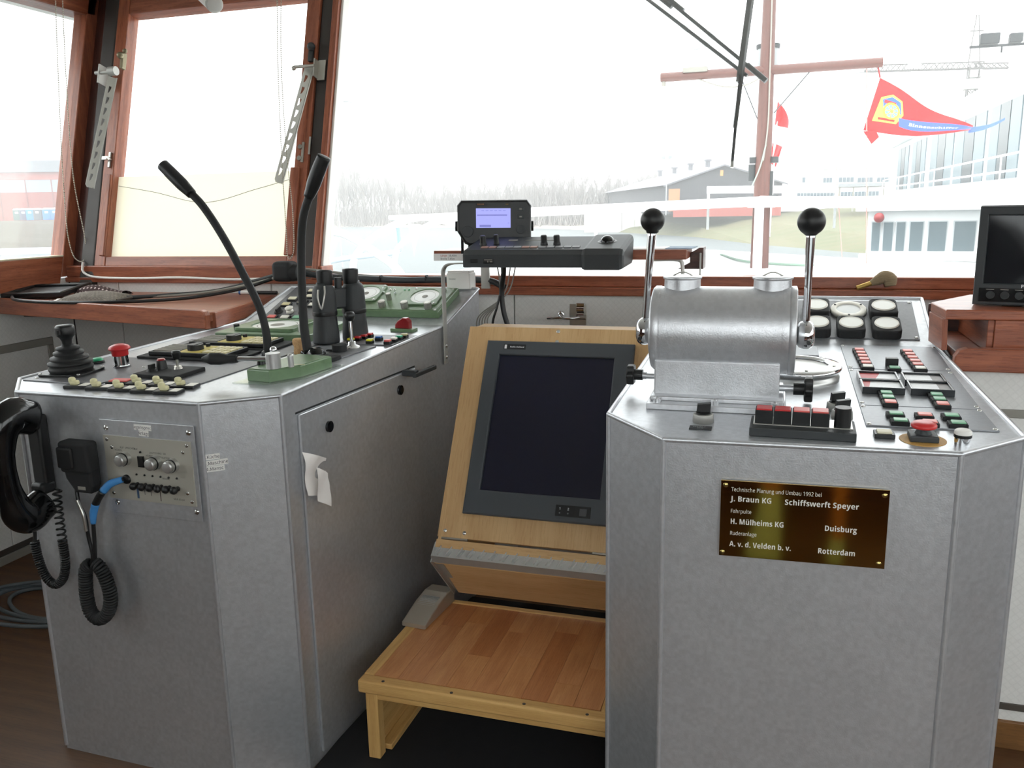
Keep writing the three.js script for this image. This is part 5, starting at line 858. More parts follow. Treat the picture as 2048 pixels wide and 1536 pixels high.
{
  const t = thing('cable_harness', 'tied grey cable harness along the sill of the front window', 'cable');
  mesh('harness', tube([[-1.69, 1.128, -2.78], [-1.6, 1.112, -2.81], [-1.5, 1.107, -2.815], [-1.3, 1.1, -2.815], [-1.1, 1.104, -2.81], [-0.95, 1.1, -2.8], [-0.9, 1.08, -2.79]], 0.0115, 60, 10), M.charcoal, t);
  mesh('strand', tube([[-1.69, 1.142, -2.79], [-1.6, 1.13, -2.82], [-1.5, 1.118, -2.828], [-1.3, 1.106, -2.83], [-1.1, 1.108, -2.825]], 0.005, 50, 8), M.trimGrey, t);
  for (const x of [-1.55, -1.38, -1.2]) mesh('cable_tie', cyl(0.0135, 0.0135, 0.005, x, 1.105 + (x + 1.38) ** 2 * 0.05, -2.814, 'x', 16), M.black, t);
}
// ------------------------------------------------------------------ window fittings
const onFront = (n, l, c) => { const t = thing(n, l, c, [0, 1.12, ZF], [-RAKE, 0, 0]); return t; };
function stay(label, top, bot, wide, px, mat, side) {
  const t = onFront('window_stay', label, 'window stay');
  const A = V3(...top), B = V3(...bot), L = A.distanceTo(B), dir = B.clone().sub(A).normalize();
  const holes = []; for (let i = 0; i < 9; i++) { const v = 0.04 + i * (L - 0.08) / 8.4; holes.push([[-0.006, v], [0.004, v], [0.004, v + 0.008], [-0.001, v + 0.026], [-0.006, v + 0.032]]); }
  const w = wide / 2, bar_ = ext([[-w, 0], [w, 0], [w, L - 0.01], [w * 0.6, L], [-w * 0.6, L], [-w, L - 0.01]], 0.005, 0.0008, holes);
  const g = mesh('slotted_bar', bar_, mat, t); g.position.copy(A);
  const X = V3(0.76, 0, -0.65).normalize(), Z = X.clone().cross(dir).normalize(); X.copy(dir.clone().cross(Z)).normalize();
  g.quaternion.setFromRotationMatrix(new THREE.Matrix4().makeBasis(X, dir, Z));
  mesh('flange', [beam(A.clone().addScaledVector(X, w).toArray(), B.clone().addScaledVector(X, w).toArray(), 0.004, 0.012)], mat, t);
  return t;
}
{
  const t = stay('slotted aluminium window stay hanging at the left corner post', [-2.69, 0.81, 0.065], [-2.735, 0.335, 0.085], 0.034, 0, S(0xcdcdc6, 0.4, 0.7), 1);
  mesh('knob', [cyl(0.018, 0.018, 0.035, -2.672, 0.826, 0.085, 'x', 28), cyl(0.008, 0.008, 0.1, -2.715, 0.826, 0.08, 'x', 16)], M.aluMatte, t);
  mesh('wall_plate', boxf(-2.745, -2.738, 0.78, 0.86, 0.03, 0.09, 0.001), M.aluMatte, t);
  mesh('catch', [boxf(-2.685, -2.67, 0.86, 0.93, 0.015, 0.04, 0.004), ball(0.014, -2.675, 0.91, 0.05, 14), ball(0.01, -2.667, 0.935, 0.035, 12)], S(0x8a8168, 0.45, 0.6), t);
  mesh('lower_catch', [boxf(-2.712, -2.702, 0.44, 0.505, 0.015, 0.024, 0.001), cyl(0.006, 0.006, 0.03, -2.705, 0.475, 0.03, 'z', 12), boxf(-2.73, -2.7, 0.468, 0.482, 0.03, 0.04)], M.nickel, t);
}
{
  const t = stay('slotted aluminium window stay hanging at the centre window post', [-1.778, 0.81, 0.03], [-1.85, 0.335, 0.07], 0.032, 0, S(0xcdcdc6, 0.4, 0.7), 1);
  mesh('knob', [cyl(0.006, 0.006, 0.09, -1.79, 0.8, 0.05, 'x', 12), ball(0.009, -1.835, 0.795, 0.05, 12)], M.nickel, t);
  mesh('wall_plate', [boxf(-1.748, -1.715, 0.755, 0.835, 0.012, 0.02, 0.002), boxf(-1.75, -1.745, 0.76, 0.83, 0.012, 0.05, 0.001)], M.nickel, t);
  mesh('catch', [boxf(-1.79, -1.77, 0.83, 0.9, 0.015, 0.03, 0.003), ball(0.016, -1.775, 0.885, 0.035, 12)], M.charcoal, t);
  mesh('lower_catch', [boxf(-1.79, -1.78, 0.43, 0.51, 0.015, 0.022, 0.001), cyl(0.009, 0.009, 0.008, -1.795, 0.49, 0.024, 'z', 14), cyl(0.009, 0.009, 0.008, -1.795, 0.445, 0.024, 'z', 14), boxf(-1.76, -1.752, 0.46, 0.53, 0.015, 0.022, 0.001)], M.nickel, t);
}
{ // ceiling spotlight above the left front window (off)
  const t = onFront('wall_spotlight', 'white swivelling spotlight above the left front window', 'spotlight');
  mesh('housing', sweep([[-2.29, 1.14, 0.1], [-2.26, 1.115, 0.105], [-2.2, 1.07, 0.12], [-2.165, 1.042, 0.13]], [0.02, 0.028, 0.031, 0.031], 20, 24), M.white, t);
  mesh('rim', sweep([[-2.172, 1.048, 0.128], [-2.158, 1.037, 0.133]], [0.033, 0.033], 4, 24), M.aluMatte, t);
  mesh('arm', bar([-2.27, 1.14, 0.1], [-2.29, 1.2, 0.02], 0.01), M.aluMatte, t); mesh('screw', ball(0.005, -2.25, 1.12, 0.134, 10), M.trimGrey, t);
}
function chain(label, pts, n) {
  const t = thing('blind_chain', label, 'blind chain');
  const c = new THREE.CatmullRomCurve3(pts.map((p) => V3(...p)), false, 'centripetal'), g = [], s = new THREE.SphereGeometry(0.0028, 6, 4).toNonIndexed();
  const cord = prep(new THREE.TubeGeometry(c, 80, 0.0007, 4));
  for (let i = 0; i < n; i++) { const p = c.getPointAt(i / (n - 1)); g.push(prep(s.clone()).translate(p.x, p.y, p.z)); }
  mesh('beads', g, S(0xc9c5b4, 0.4, 0.2), t); mesh('cord', cord, M.trimGrey, t);
}
chain('beaded blind chain looping down beside the left wall window', [[-2.8, 2.29, -2.93], [-2.8, 1.9, -2.885], [-2.8, 1.5, -2.845], [-2.8, 1.25, -2.835], [-2.8, 1.18, -2.855], [-2.8, 1.163, -2.885], [-2.8, 1.18, -2.915], [-2.8, 1.25, -2.922], [-2.8, 1.5, -2.9], [-2.8, 1.9, -2.925], [-2.8, 2.29, -2.965]], 330);
{
  const P = (x, v) => [x, 1.12 + v * Math.cos(RAKE) + 0.08 * Math.sin(RAKE), ZF - v * Math.sin(RAKE) + 0.08];
  chain('beaded blind chain hanging before the centre post', [P(-1.925, 1.18), P(-1.885, 0.8), P(-1.83, 0.4), P(-1.785, 0.12), P(-1.775, 0.05), P(-1.765, 0.035), P(-1.752, 0.05), P(-1.765, 0.2), P(-1.815, 0.45), P(-1.87, 0.8), P(-1.905, 1.18)], 300);
}
{ // translucent cream sheet in the lower part of the left front window
  const t = onFront('translucent_panel', 'pale cream translucent sheet filling the lower left front window', 'panel');
  mesh('sheet', boxf(-2.686, -1.82, 0.06, 0.41, -0.02, -0.017), new THREE.MeshPhysicalMaterial({ color: 0xf9f6ea, roughness: 0.93, transmission: 0.72, thickness: 0 }), t);
  mesh('cord', tube([[-2.68, 0.37, -0.014], [-2.5, 0.34, -0.014], [-2.24, 0.29, -0.014], [-2.0, 0.34, -0.014], [-1.83, 0.38, -0.014]], 0.0012, 40, 5), M.trimGrey, t);
}
// wipers outside the front window
{
  const t = onFront('window_wiper', 'black window wiper with twin arms outside the front window', 'wiper');
  mesh('arm', [bar([-0.66, 1.17, -0.1], [-0.128, 0.705, -0.075], 0.0062), bar([-0.5, 1.075, -0.097], [-0.4, 0.985, -0.093], 0.0095)], M.black, t);
  mesh('arm', [bar([-0.62, 1.2, -0.1], [-0.064, 0.683, -0.075], 0.0062), bar([-0.42, 1.02, -0.094], [-0.36, 0.965, -0.092], 0.0095), bar([-0.13, 0.745, -0.077], [-0.064, 0.683, -0.075], 0.0095)], M.black, t);
  mesh('blade', [beam([-0.125, 1.02, -0.075], [-0.152, 0.68, -0.06], 0.014, 0.02), beam([-0.15, 0.7, -0.06], [-0.163, 0.4, -0.06], 0.009, 0.016), beam([-0.145, 0.72, -0.062], [-0.16, 0.52, -0.06], 0.013, 0.014)], M.black, t);
  mesh('blade_tip', boxf(-0.168, -0.158, 0.38, 0.402, -0.066, -0.056), M.nickel, t);
}

// ------------------------------------------------------------------ the own ship's deck outside
const RD = mulberry(77);
{
  const t = thing('coach_roof', 'bright white deck roof of the own ship before the window', 'deck');
  mesh('roof', ext([[-1.9, 3.4], [5, 3.4], [4.6, 8.4], [1.95, 9.8], [0.8, 10.7], [-1.25, 12.9], [-3.3, 10.2], [-3.3, 7.9], [-2.5, 5.4]], 0.12, 0.02).rotateX(-Math.PI / 2).translate(0, 0.58, 0), M.hull, t);
  mesh('cabin_side', ext([[-1.8, 3.5], [4.8, 3.5], [4.4, 8.2], [1.9, 9.6], [0.75, 10.5], [-1.25, 12.6], [-3.15, 10.1], [-3.1, 8], [-2.4, 5.5]], 3.2, 0).rotateX(-Math.PI / 2).translate(0, -2.6, 0), M.hull, t);
  mesh('cover_lip', tube([[-0.7, 0.71, -11.2], [-0.3, 0.715, -9.7], [0.1, 0.712, -9.3], [0.35, 0.712, -9.2]], 0.012, 30, 6), S(0x9db8a8, 0.6), t);
}
{
  const t = thing('mast', 'reddish brown wooden mast with crossed yard and lantern', 'mast', [-0.18, 0.7, -9]);
  const red = S(0xffffff, 0.5, 0, { map: woodTex([104, 64, 56], [76, 46, 40], 101, [1, 0.4]) });
  mesh('pole', [cyl(0.022, 0.09, 6, 0, 3.0, 0, 'y', 24)], red, t);
  mesh('yard', [bar([-1.02, 1.895, 0.02], [1.035, 1.905, 0.02], 0.045, 14).translate(0, 0, 0)], red, t);
  mesh('lantern', [cyl(0.1, 0.1, 0.2, 0.0, 2.03, -0.14, 'y', 28)], S(0x8d9091, 0.35), t); mesh('lantern_cap', [cyl(0.115, 0.11, 0.04, 0, 2.14, -0.14, 'y', 28), cyl(0.04, 0.08, 0.03, 0, 2.175, -0.14)], M.charcoal, t);
  mesh('side_lamp', [cyl(0.04, 0.04, 0.16, -0.1, 0.94, 0.0), cyl(0.045, 0.045, 0.06, -0.09, 1.06, 0, 'y', 16), cyl(0.045, 0.045, 0.06, 0.1, 1.06, 0, 'y', 16)], M.charcoal, t);
  mesh('side_lamp', [boxf(0.06, 0.16, 0.66, 0.72, -0.05, 0.05, 0.01), boxf(0.05, 0.1, 0.68, 0.95, -0.04, 0.04)], M.charcoal, t);
  mesh('bracing', [bar([0.08, 1.5, 0], [0.4, 1.87, 0.02], 0.006), bar([-0.07, 1.45, 0], [-0.25, 1.87, 0.02], 0.006)], M.grey, t);
  mesh('wire', [tube([[-0.66, 1.86, 0.03], [-0.4, 1.77, 0.04], [-0.2, 1.77, 0.06], [-0.05, 1.83, 0.08]], 0.008, 20, 6), tube([[0.02, 2.7, 0.085], [0.03, 1.9, 0.09], [0.03, 1.35, 0.09], [0.0, 1.05, 0.09]], 0.008, 30, 6)], M.trimGrey, t);
  mesh('wire', [tube([[0.02, 1.2, 0.09], [-0.03, 0.98, 0.1], [-0.1, 0.8, 0.1]], 0.007, 16, 6)], S(0x8fb49c, 0.5), t);
  mesh('eye', [cyl(0.02, 0.02, 0.08, -0.99, 1.85, 0.02)], M.trimGrey, t);
  mesh('halyard', [bar([0.9, 1.85, 0.02], [1.0, 0.05, 0.1], 0.005), bar([0.66, 1.15, 0.0], [0.78, 0.1, 0.05], 0.004)], S(0xc98a84, 0.6), t);
}
{
  const t = thing('ring_fitting', 'pale grey ring-shaped fitting standing on the mast yard', 'fitting', [-0.86, 2.64, -8.97]);
  const a = []; for (let i = 0; i <= 20; i++) { const q = (-205 + i * 235 / 20) * D; a.push([0.02 + 0.14 * Math.cos(q), 0.37 + 0.14 * Math.sin(q), 0]); }
  mesh('ring', tube(a, 0.04, 40, 10), S(0x9da1a1, 0.4), t); mesh('stem', [cyl(0.014, 0.02, 0.2, 0, 0.12, 0), cyl(0.03, 0.03, 0.04, 0.0, 0.22, 0)], S(0xc9cccc, 0.4), t); mesh('foot', boxf(-0.12, 0.12, -0.02, 0.03, -0.05, 0.05, 0.01), M.trimGrey, t);
}
{
  const t = thing('awning', 'long white awning frame on a centre post ahead of the mast', 'awning', [-0.197, 0.7, -8.85]);
  mesh('post', bar([0, 0, 0], [0, 0.62, 0], 0.045, 16), M.hull, t);
  mesh('front_tube', [bar([-4.0, 0.56, 0], [-2.4, 0.595, 0], 0.03), bar([-2.4, 0.595, 0], [0, 0.66, 0], 0.05), bar([0, 0.66, 0], [2.6, 0.585, 0], 0.055), boxf(-0.12, 0.16, 0.6, 0.69, -0.05, 0.055, 0.02)], M.hull, t);
  mesh('cover', [poly([[-4.0, 0.58, 0], [0, 0.7, 0], [0, 0.73, -3.4], [-4, 0.61, -3.4], [-4.0, 0.55, 0], [0, 0.67, 0], [0, 0.7, -3.4], [-4, 0.58, -3.4]], [[0, 1, 2, 3], [4, 7, 6, 5], [0, 4, 5, 1], [0, 3, 7, 4], [2, 6, 7, 3]]), poly([[0, 0.7, 0], [2.6, 0.62, 0], [2.6, 0.63, -3.4], [0, 0.73, -3.4], [0, 0.67, 0], [2.6, 0.59, 0], [2.6, 0.6, -3.4], [0, 0.7, -3.4]], [[0, 1, 2, 3], [4, 7, 6, 5], [0, 4, 5, 1], [1, 5, 6, 2], [2, 6, 7, 3]])], M.canvas, t);
  mesh('rear_frame', [bar([-0.76, 0.83, -3.15], [0.9, 0.8, -3.15], 0.05), bar([-0.74, 0.83, -3.15], [-0.74, 0.3, -3.15], 0.018), bar([0.88, 0.8, -3.15], [0.88, 0.3, -3.15], 0.018)], M.hull, t);
  mesh('hanging_pole', [bar([-1.7, 0.6, -0.3], [-1.7, -0.1, -0.3], 0.02), bar([-1.3, 0.6, -0.3], [-1.3, 0.5, -0.3], 0.02)], M.hull, t);
}
{
  const t = thing('railing', 'white curved tube railing on the deck left of centre', 'railing');
  mesh('tube', tube([[-3.6, 1.19, -6.4], [-3.38, 1.2, -6], [-3.25, 1.175, -6], [-3.11, 1.11, -6], [-2.98, 1.03, -6], [-2.8, 0.9, -6], [-2.7, 0.72, -6]], 0.032, 40, 10), M.hull, t);
  mesh('tube', tube([[-3.72, 0.7, -7], [-3.69, 0.92, -7], [-3.56, 1.06, -7], [-3.36, 1.18, -7], [-3.15, 1.26, -7], [-2.97, 1.28, -7], [-2.8, 1.25, -7], [-2.5, 1.16, -7], [-2.3, 1.0, -7], [-2.2, 0.7, -7]], 0.032, 50, 10), M.hull, t);
  mesh('tube', tube([[-3.3, 0.7, -7], [-3.27, 0.98, -7], [-3.19, 1.07, -7], [-3.03, 1.17, -7], [-2.88, 1.235, -7], [-2.6, 1.28, -7], [-2.2, 1.32, -7]], 0.026, 40, 10), M.hull, t);
  mesh('tube', tube([[-4.2, 0.86, -7], [-3.72, 0.93, -7], [-3.4, 0.965, -7], [-3.27, 0.98, -7], [-3.232, 1.0, -7]], 0.026, 30, 10), S(0xcfdbe6, 0.4), t);
  mesh('rod', bar([-3.232, 1.0, -7], [-3.24, 1.19, -7], 0.016), S(0x8ea6c4, 0.4), t);
}
{
  const t = thing('hanging_cloth', 'pale cloth rag hanging from the railing tube', 'cloth', [0, 0, -6.95]);
  mesh('sheet', prep(grid((u, v) => { const top = [-3.12 + u * 0.19, 1.235 - 0.03 * u], w = 1 - v; const x = top[0] * w + (-3.065 + (u - 0.5) * 0.02) * v, y = top[1] * w + (u < 0.6 ? 0.94 + 0.1 * u : 1.0 + 0.25 * (u - 0.6)) * v; return [x, y, 0.03 * Math.sin(u * 9) * w]; }, 14, 10)), S(0xd9d3cc, 0.9), t);
}
{ // red pennant
  const t = thing('pennant', 'long red pennant with yellow and blue emblem flying from the yard', 'flag', [0.84, 2.47, -8.98]);
  const tex = canvasTex(1024, 512, (x, w, h) => {
    x.fillStyle = '#d4262a'; x.fillRect(0, 0, w, h);
    x.save(); x.translate(190, 262); x.rotate(-0.1);
    x.fillStyle = '#d8cf50'; x.beginPath(); x.moveTo(-150, 130); x.lineTo(-110, -110); x.lineTo(0, -170); x.lineTo(110, -140); x.lineTo(150, 10); x.lineTo(90, 130); x.fill();
    x.fillStyle = '#3f62b0'; x.beginPath(); x.moveTo(-90, -95); x.lineTo(0, -145); x.lineTo(95, -120); x.lineTo(125, 0); x.lineTo(60, 60); x.lineTo(-60, 20); x.fill();
    x.fillStyle = '#d4262a'; x.fillRect(-70, -100, 120, 34); x.fillRect(-100, 84, 170, 26);
    x.strokeStyle = '#e4d53a'; x.lineWidth = 22; x.beginPath(); x.arc(20, 0, 78, 0, 7); x.stroke(); x.fillStyle = '#6f9fd8'; x.beginPath(); x.arc(20, 0, 66, 0, 7); x.fill(); x.lineWidth = 11; for (let i = 0; i < 4; i++) { x.beginPath(); x.moveTo(20 + 72 * Math.cos(i * 0.785), 72 * Math.sin(i * 0.785)); x.lineTo(20 - 72 * Math.cos(i * 0.785), -72 * Math.sin(i * 0.785)); x.stroke(); } x.restore();
    x.fillStyle = '#4660b4'; x.beginPath(); x.moveTo(300, 300); x.bezierCurveTo(420, 300, 560, 230, w, 180); x.lineTo(w, 420); x.bezierCurveTo(700, 440, 480, 440, 330, 400); x.fill();
    x.fillStyle = '#d8dcee'; x.font = 'bold 62px serif'; x.fillText('Binnenschiffer', 420, 365);
  });
  const g = grid((u, v) => {
    const X = 0.8 * u, top = [X, -0.7 * X + 0.13 * X * X], bot = [-0.12 + 0.92 * u, -0.47 - 0.07 * Math.sin(u * 2.6)], tw = 0.04 * Math.sin(u * 9) * (1 - v), vv = v * (1 - 0.0 * u);
    return [top[0] * (1 - vv) + bot[0] * vv, top[1] * (1 - vv) + bot[1] * vv, 0.07 * Math.sin(u * 8 + v * 1.5) * (0.3 + u) + tw];
  }, 40, 14);
  const uv = g.attributes.uv; for (let i = 0; i < uv.count; i++) uv.setY(i, 1 - uv.getY(i));
  mesh('cloth', g, new THREE.MeshPhysicalMaterial({ map: tex, roughness: 0.9, transmission: 0.35, thickness: 0, side: THREE.DoubleSide }), t);
  const cl = new THREE.MeshPhysicalMaterial({ color: 0xcb2428, roughness: 0.9, transmission: 0.3, thickness: 0, side: THREE.DoubleSide });
  mesh('lower_tail', prep(grid((u, v) => [-0.12 + 0.11 * u + 0.08 * v * (1 - 0.6 * u), -0.48 - 0.12 * v * (1 - 0.5 * u), 0.03 + 0.02 * u], 6, 6)), cl, t);
  mesh('ribbon_tail', prep(grid((u, v) => [0.785 + 0.3 * u, -0.507 + 0.09 * u * u + 0.05 * (1 - u * 0.6) * (v - 0.5), 0.05 * Math.sin(u * 5)], 8, 2)), new THREE.MeshPhysicalMaterial({ color: 0x5872c4, roughness: 0.9, transmission: 0.3, thickness: 0, side: THREE.DoubleSide }), t);
  mesh('toggle_line', bar([0.0, 0.0, 0], [-0.03, 0.13, 0], 0.008), M.darkRed, t);
}
{
  const t = thing('ensign', 'limp red and white striped flag on a white staff behind the mast', 'flag', [-0.07, 1.4, -9.3]);
  mesh('staff', [bar([-0.03, -0.4, 0], [0.0, 0.97, 0], 0.014), cyl(0.035, 0.02, 0.04, 0.0, 0.98, 0)], M.hull, t);
  const tex = canvasTex(64, 192, (x, w, h) => { x.fillStyle = '#dc3a3e'; x.fillRect(0, 0, w, 72); x.fillStyle = '#f0eeee'; x.fillRect(0, 72, w, 56); x.fillStyle = '#dc3a3e'; x.fillRect(0, 128, w, 64); });
  const g = grid((u, v) => [0.0 + u * (0.17 * Math.sin(Math.min(1, v * 2.2 + 0.15) * 1.57) * (1 - 0.65 * v)) - 0.05 * v, 0.94 - 0.6 * v - 0.04 * u, 0.03 * Math.sin(u * 8 + v * 5)], 10, 16);
  const uv = g.attributes.uv; for (let i = 0; i < uv.count; i++) uv.setY(i, 1 - uv.getY(i));
  mesh('cloth', g, new THREE.MeshPhysicalMaterial({ map: tex, roughness: 0.9, transmission: 0.35, thickness: 0, side: THREE.DoubleSide }), t);
}
// ------------------------------------------------------------------ water, banks, land
{
  const wt = thing('harbour_water', 'pale grey calm harbour water outside the windows', 'water', [0, -3, 0]);
  wt.userData.kind = 'stuff';
  mesh('surface', box(900, 0.5, 900, 0, -0.25, -300), new THREE.MeshPhysicalMaterial({ color: 0x5a5f60, roughness: 0.5, specularIntensity: 0.12, bumpMap: bump(61, 30, 60, [14, 14], 256), bumpScale: 0.05 }), wt);
}
function land(name, label, cat, edge, back, y1, m, steps = 1) { // a bank from a water line up to its back line
  const t = thing(name, label, cat); t.userData.kind = 'stuff'; const pos = [], n = edge.length, P = (i, k) => { const f = k / 6, e = edge[i], b = back[i]; return [e[0] + (b[0] - e[0]) * f, -3.05 + (y1 + 3.05) * Math.sin(f * Math.PI / 2) + (f > 0 && f < 1 ? 0.25 * Math.sin(i * 3.1 + k * 2) : 0), e[1] + (b[1] - e[1]) * f]; };
  for (let i = 0; i < n - 1; i++) for (let k = 0; k < 6; k++) for (const [a, b] of [[0, 0], [1, 0], [0, 1], [1, 0], [1, 1], [0, 1]]) pos.push(...P(i + a, k + b));
  const g = new THREE.BufferGeometry(); g.setAttribute('position', new THREE.Float32BufferAttribute(pos, 3)); g.computeVertexNormals(); mesh('slope', prep(g), m, t); return t;
}
const grass = S(0xffffff, 0.95, 0, { map: dtex(256, 256, (u, v) => { const k = fbm(u, v, 6, 6, 121, 4), s = 0.5 + 0.5 * Math.sin(v * 2 * Math.PI * 10 + 2 * fbm(u, v, 3, 3, 9, 2)); return mix(mix([100, 94, 68], [78, 86, 54], k), [112, 98, 78], s * 0.35); }, [26, 26]) });
land('grass_bank', 'grassy green and brown bank across the water on the right', 'bank', [[-26, -141], [-17.5, -127], [-10, -114.7], [-2, -93], [6, -78], [30, -50], [60, -40]], [[-30, -175], [-22, -165], [-12, -155], [0, -150], [14, -145], [60, -120], [110, -90]], 0.5, grass);
land('grass_verge', 'flat brownish meadow behind the bank on the right', 'meadow', [[-40, -175], [-30, -175], [-12, -155], [14, -145], [110, -90]].map((p) => p), [[-40, -420], [-30, -420], [60, -420], [200, -420], [400, -300]], 0.6, grass);
const mud = S(0xffffff, 0.95, 0, { map: speck([140, 132, 122], 0.2, 131, [20, 20]) });
land('far_bank', 'grey brown far bank below the bare trees', 'bank', [[-420, -190], [-260, -205], [-175, -205], [-108, -204.5], [-79, -191.5], [-52, -172], [-35, -156], [-24, -139]], [[-430, -230], [-280, -240], [-190, -245], [-118, -240], [-88, -228], [-60, -205], [-42, -190], [-28, -172]], -2.0, mud);
land('reed_bank', 'brown reed-grown bank below the portable toilets', 'bank', [[-420, 40], [-200, -20], [-97, -85], [-84, -92], [-150, -200]], [[-460, -20], [-260, -60], [-150, -136], [-140, -150], [-190, -230]], 0.7, S(0xffffff, 0.95, 0, { map: woodTex([66, 58, 38], [36, 28, 20], 141, [6, 4]) }));
{ // quay wall
  const t = thing('quay_wall', 'pale concrete quay wall at the foot of the grass bank', 'wall');
  for (let i = 0; i < 5; i++) mesh('block', boxf(-31 + i * 2.1, -28.95 + i * 2.1, -3.2, 0.4, -140.5, -140, 0.05), S(0xcfcac6, 0.85), t);
}
// bare winter trees: a few kinds, copied
function treeKind(seed, H, spread) {
  const R = mulberry(seed), trunk = [], twig = [], seg = (a, b, r0, out, n) => { const g = new THREE.CylinderGeometry(r0 * 0.45, r0, a.distanceTo(b), n, 1, true); g.applyQuaternion(new THREE.Quaternion().setFromUnitVectors(V3(0, 1, 0), b.clone().sub(a).normalize())); const m = a.clone().add(b).multiplyScalar(0.5); out.push(prep(g.translate(m.x, m.y, m.z))); };
  const grow = (p, d, len, r, lev) => {
    const q = p.clone().addScaledVector(d, len); seg(p, q, r, lev < 2 ? trunk : twig, lev < 2 ? 5 : 3);
    if (lev >= 4) return;
    const k = lev === 0 ? 7 : lev === 1 ? 5 : 5;
    for (let i = 0; i < k; i++) { const t = 0.35 + 0.65 * (i + R()) / k, s = p.clone().lerp(q, t), nd = d.clone().multiplyScalar(0.75).add(V3(R() - 0.5, R() * 0.5, R() - 0.5).multiplyScalar(spread)).normalize(); grow(s, nd, len * (0.42 + 0.25 * R()), r * 0.45, lev + 1); }
  };
  grow(V3(0, -0.5, 0), V3(0.02, 1, 0).normalize(), H * 0.55, 0.22, 0);
  return [merge(trunk), merge(twig)];
}
{
  const kinds = [treeKind(1, 11, 1.5), treeKind(2, 11, 1.9), treeKind(3, 11, 1.2)], bark = S(0x857d7a, 0.95), twigM = S(0x97908e, 0.95);
  const protos = kinds.map(([a, b]) => { const t = new THREE.Group(); t.name = 'bare_tree'; const m = new THREE.Mesh(a, bark); m.name = 'trunk'; m.castShadow = m.receiveShadow = true; const w = new THREE.Mesh(b, twigM); w.name = 'twigs'; w.castShadow = w.receiveShadow = true; t.add(m, w); return t; });
  const R = mulberry(19), line = [[-310, -235], [-250, -245], [-190, -238], [-150, -240], [-118, -232], [-88, -222], [-60, -200], [-42, -190], [-26, -196], [-12, -205], [0, -215]];
  for (let i = 0; i < 260; i++) {
    const q = (i + R() * 0.8) / 260 * (line.length - 1), k = Math.min(Math.floor(q), line.length - 2), f = q - k, x = line[k][0] + (line[k + 1][0] - line[k][0]) * f, z = line[k][1] + (line[k + 1][1] - line[k][1]) * f, back = (i % 3) * 5 + R() * 3;
    const c = protos[i % 3].clone(); c.name = numbered('bare_tree'); scene.add(c); c.position.set(x - back * 0.2, -2.6, z + 14 - back);
    const far = x < -125 ? 1.15 : x < -104 ? 1.62 : x < -95 ? 1.4 : 1.08; c.scale.setScalar(far * (0.8 + 0.3 * R())); c.rotation.y = R() * 6.28;
    tag(c, 'bare grey winter tree in the row along the far bank', 'tree', 'bare trees along the far bank');
  }
  const u = thing('undergrowth', 'dense grey brushwood below the bare trees on the far bank', 'brushwood'); u.userData.kind = 'stuff';
  const g = []; for (let i = 0; i < 11000; i++) { const q = R() * (line.length - 1), k = Math.min(Math.floor(q), line.length - 2), f = q - k, x = line[k][0] + (line[k + 1][0] - line[k][0]) * f + R() * 2, z = line[k][1] + (line[k + 1][1] - line[k][1]) * f + 20 - R() * 26, h = 2.5 + R() * 6.5; g.push(prep(new THREE.CylinderGeometry(0.02, 0.16, h, 3, 1, true).rotateZ((R() - 0.5) * 0.7).rotateX((R() - 0.5) * 0.7)).translate(x, h * 0.42 - 2.8, z)); }
  mesh('stems', g, twigM, u);
}
// ------------------------------------------------------------------ buildings
{
  const t = thing('barn', 'dark grey wooden hall with low gabled roof across the water', 'building'), dk = S(0x404046, 0.9), rf = S(0x6a6a70, 0.85);
  mesh('wall', poly([[-14.7, 0, -120], [0.1, 0, -120], [0.1, 3.85, -120], [-7.3, 6.2, -120], [-14.7, 3.95, -120], [-38.5, 0, -190], [-38.5, 4.1, -190]], [[0, 1, 2, 3, 4], [5, 0, 4, 6]]), dk, t);
  mesh('roof', poly([[-7.3, 6.45, -119.6], [-15.4, 3.9, -119.6], [-39.2, 3.9, -190], [-29, 6.6, -190], [0.8, 3.75, -119.6], [-7.3, 6.25, -119.6], [-15.4, 3.7, -119.6], [0.8, 3.55, -119.6], [-20, 3.7, -190]], [[0, 1, 2, 3], [0, 3, 8, 4], [0, 4, 7, 5], [0, 5, 6, 1]]), rf, t);
  for (const [x, z] of [[-10.2, -128], [-13.6, -138], [-17.5, -150], [-21.5, -162]]) mesh('roof_vent', [cyl(0.35, 0.35, 0.9, x, 6.9, z, 'y', 12), cyl(0.55, 0.55, 0.25, x, 7.4, z, 'y', 12)], rf, t);
  mesh('door', boxf(-14.7, -13.2, 0.4, 3.4, -119.95, -119.85), S(0xb07a52, 0.9), t); mesh('hatch', boxf(-7.9, -7.5, 4.95, 5.7, -119.95, -119.85), S(0xc08a4c, 0.9), t);
  mesh('base_wall', boxf(-14, 0.1, -0.4, 1.4, -119.6, -119.3), S(0x9a4c44, 0.9), t);
  for (let i = 0; i < 12; i++) mesh('board_joint', boxf(-14.4 + i * 1.2, -14.34 + i * 1.2, 0.5, 4.0, -119.98, -119.93), S(0x4a4a50, 0.9), t);
}
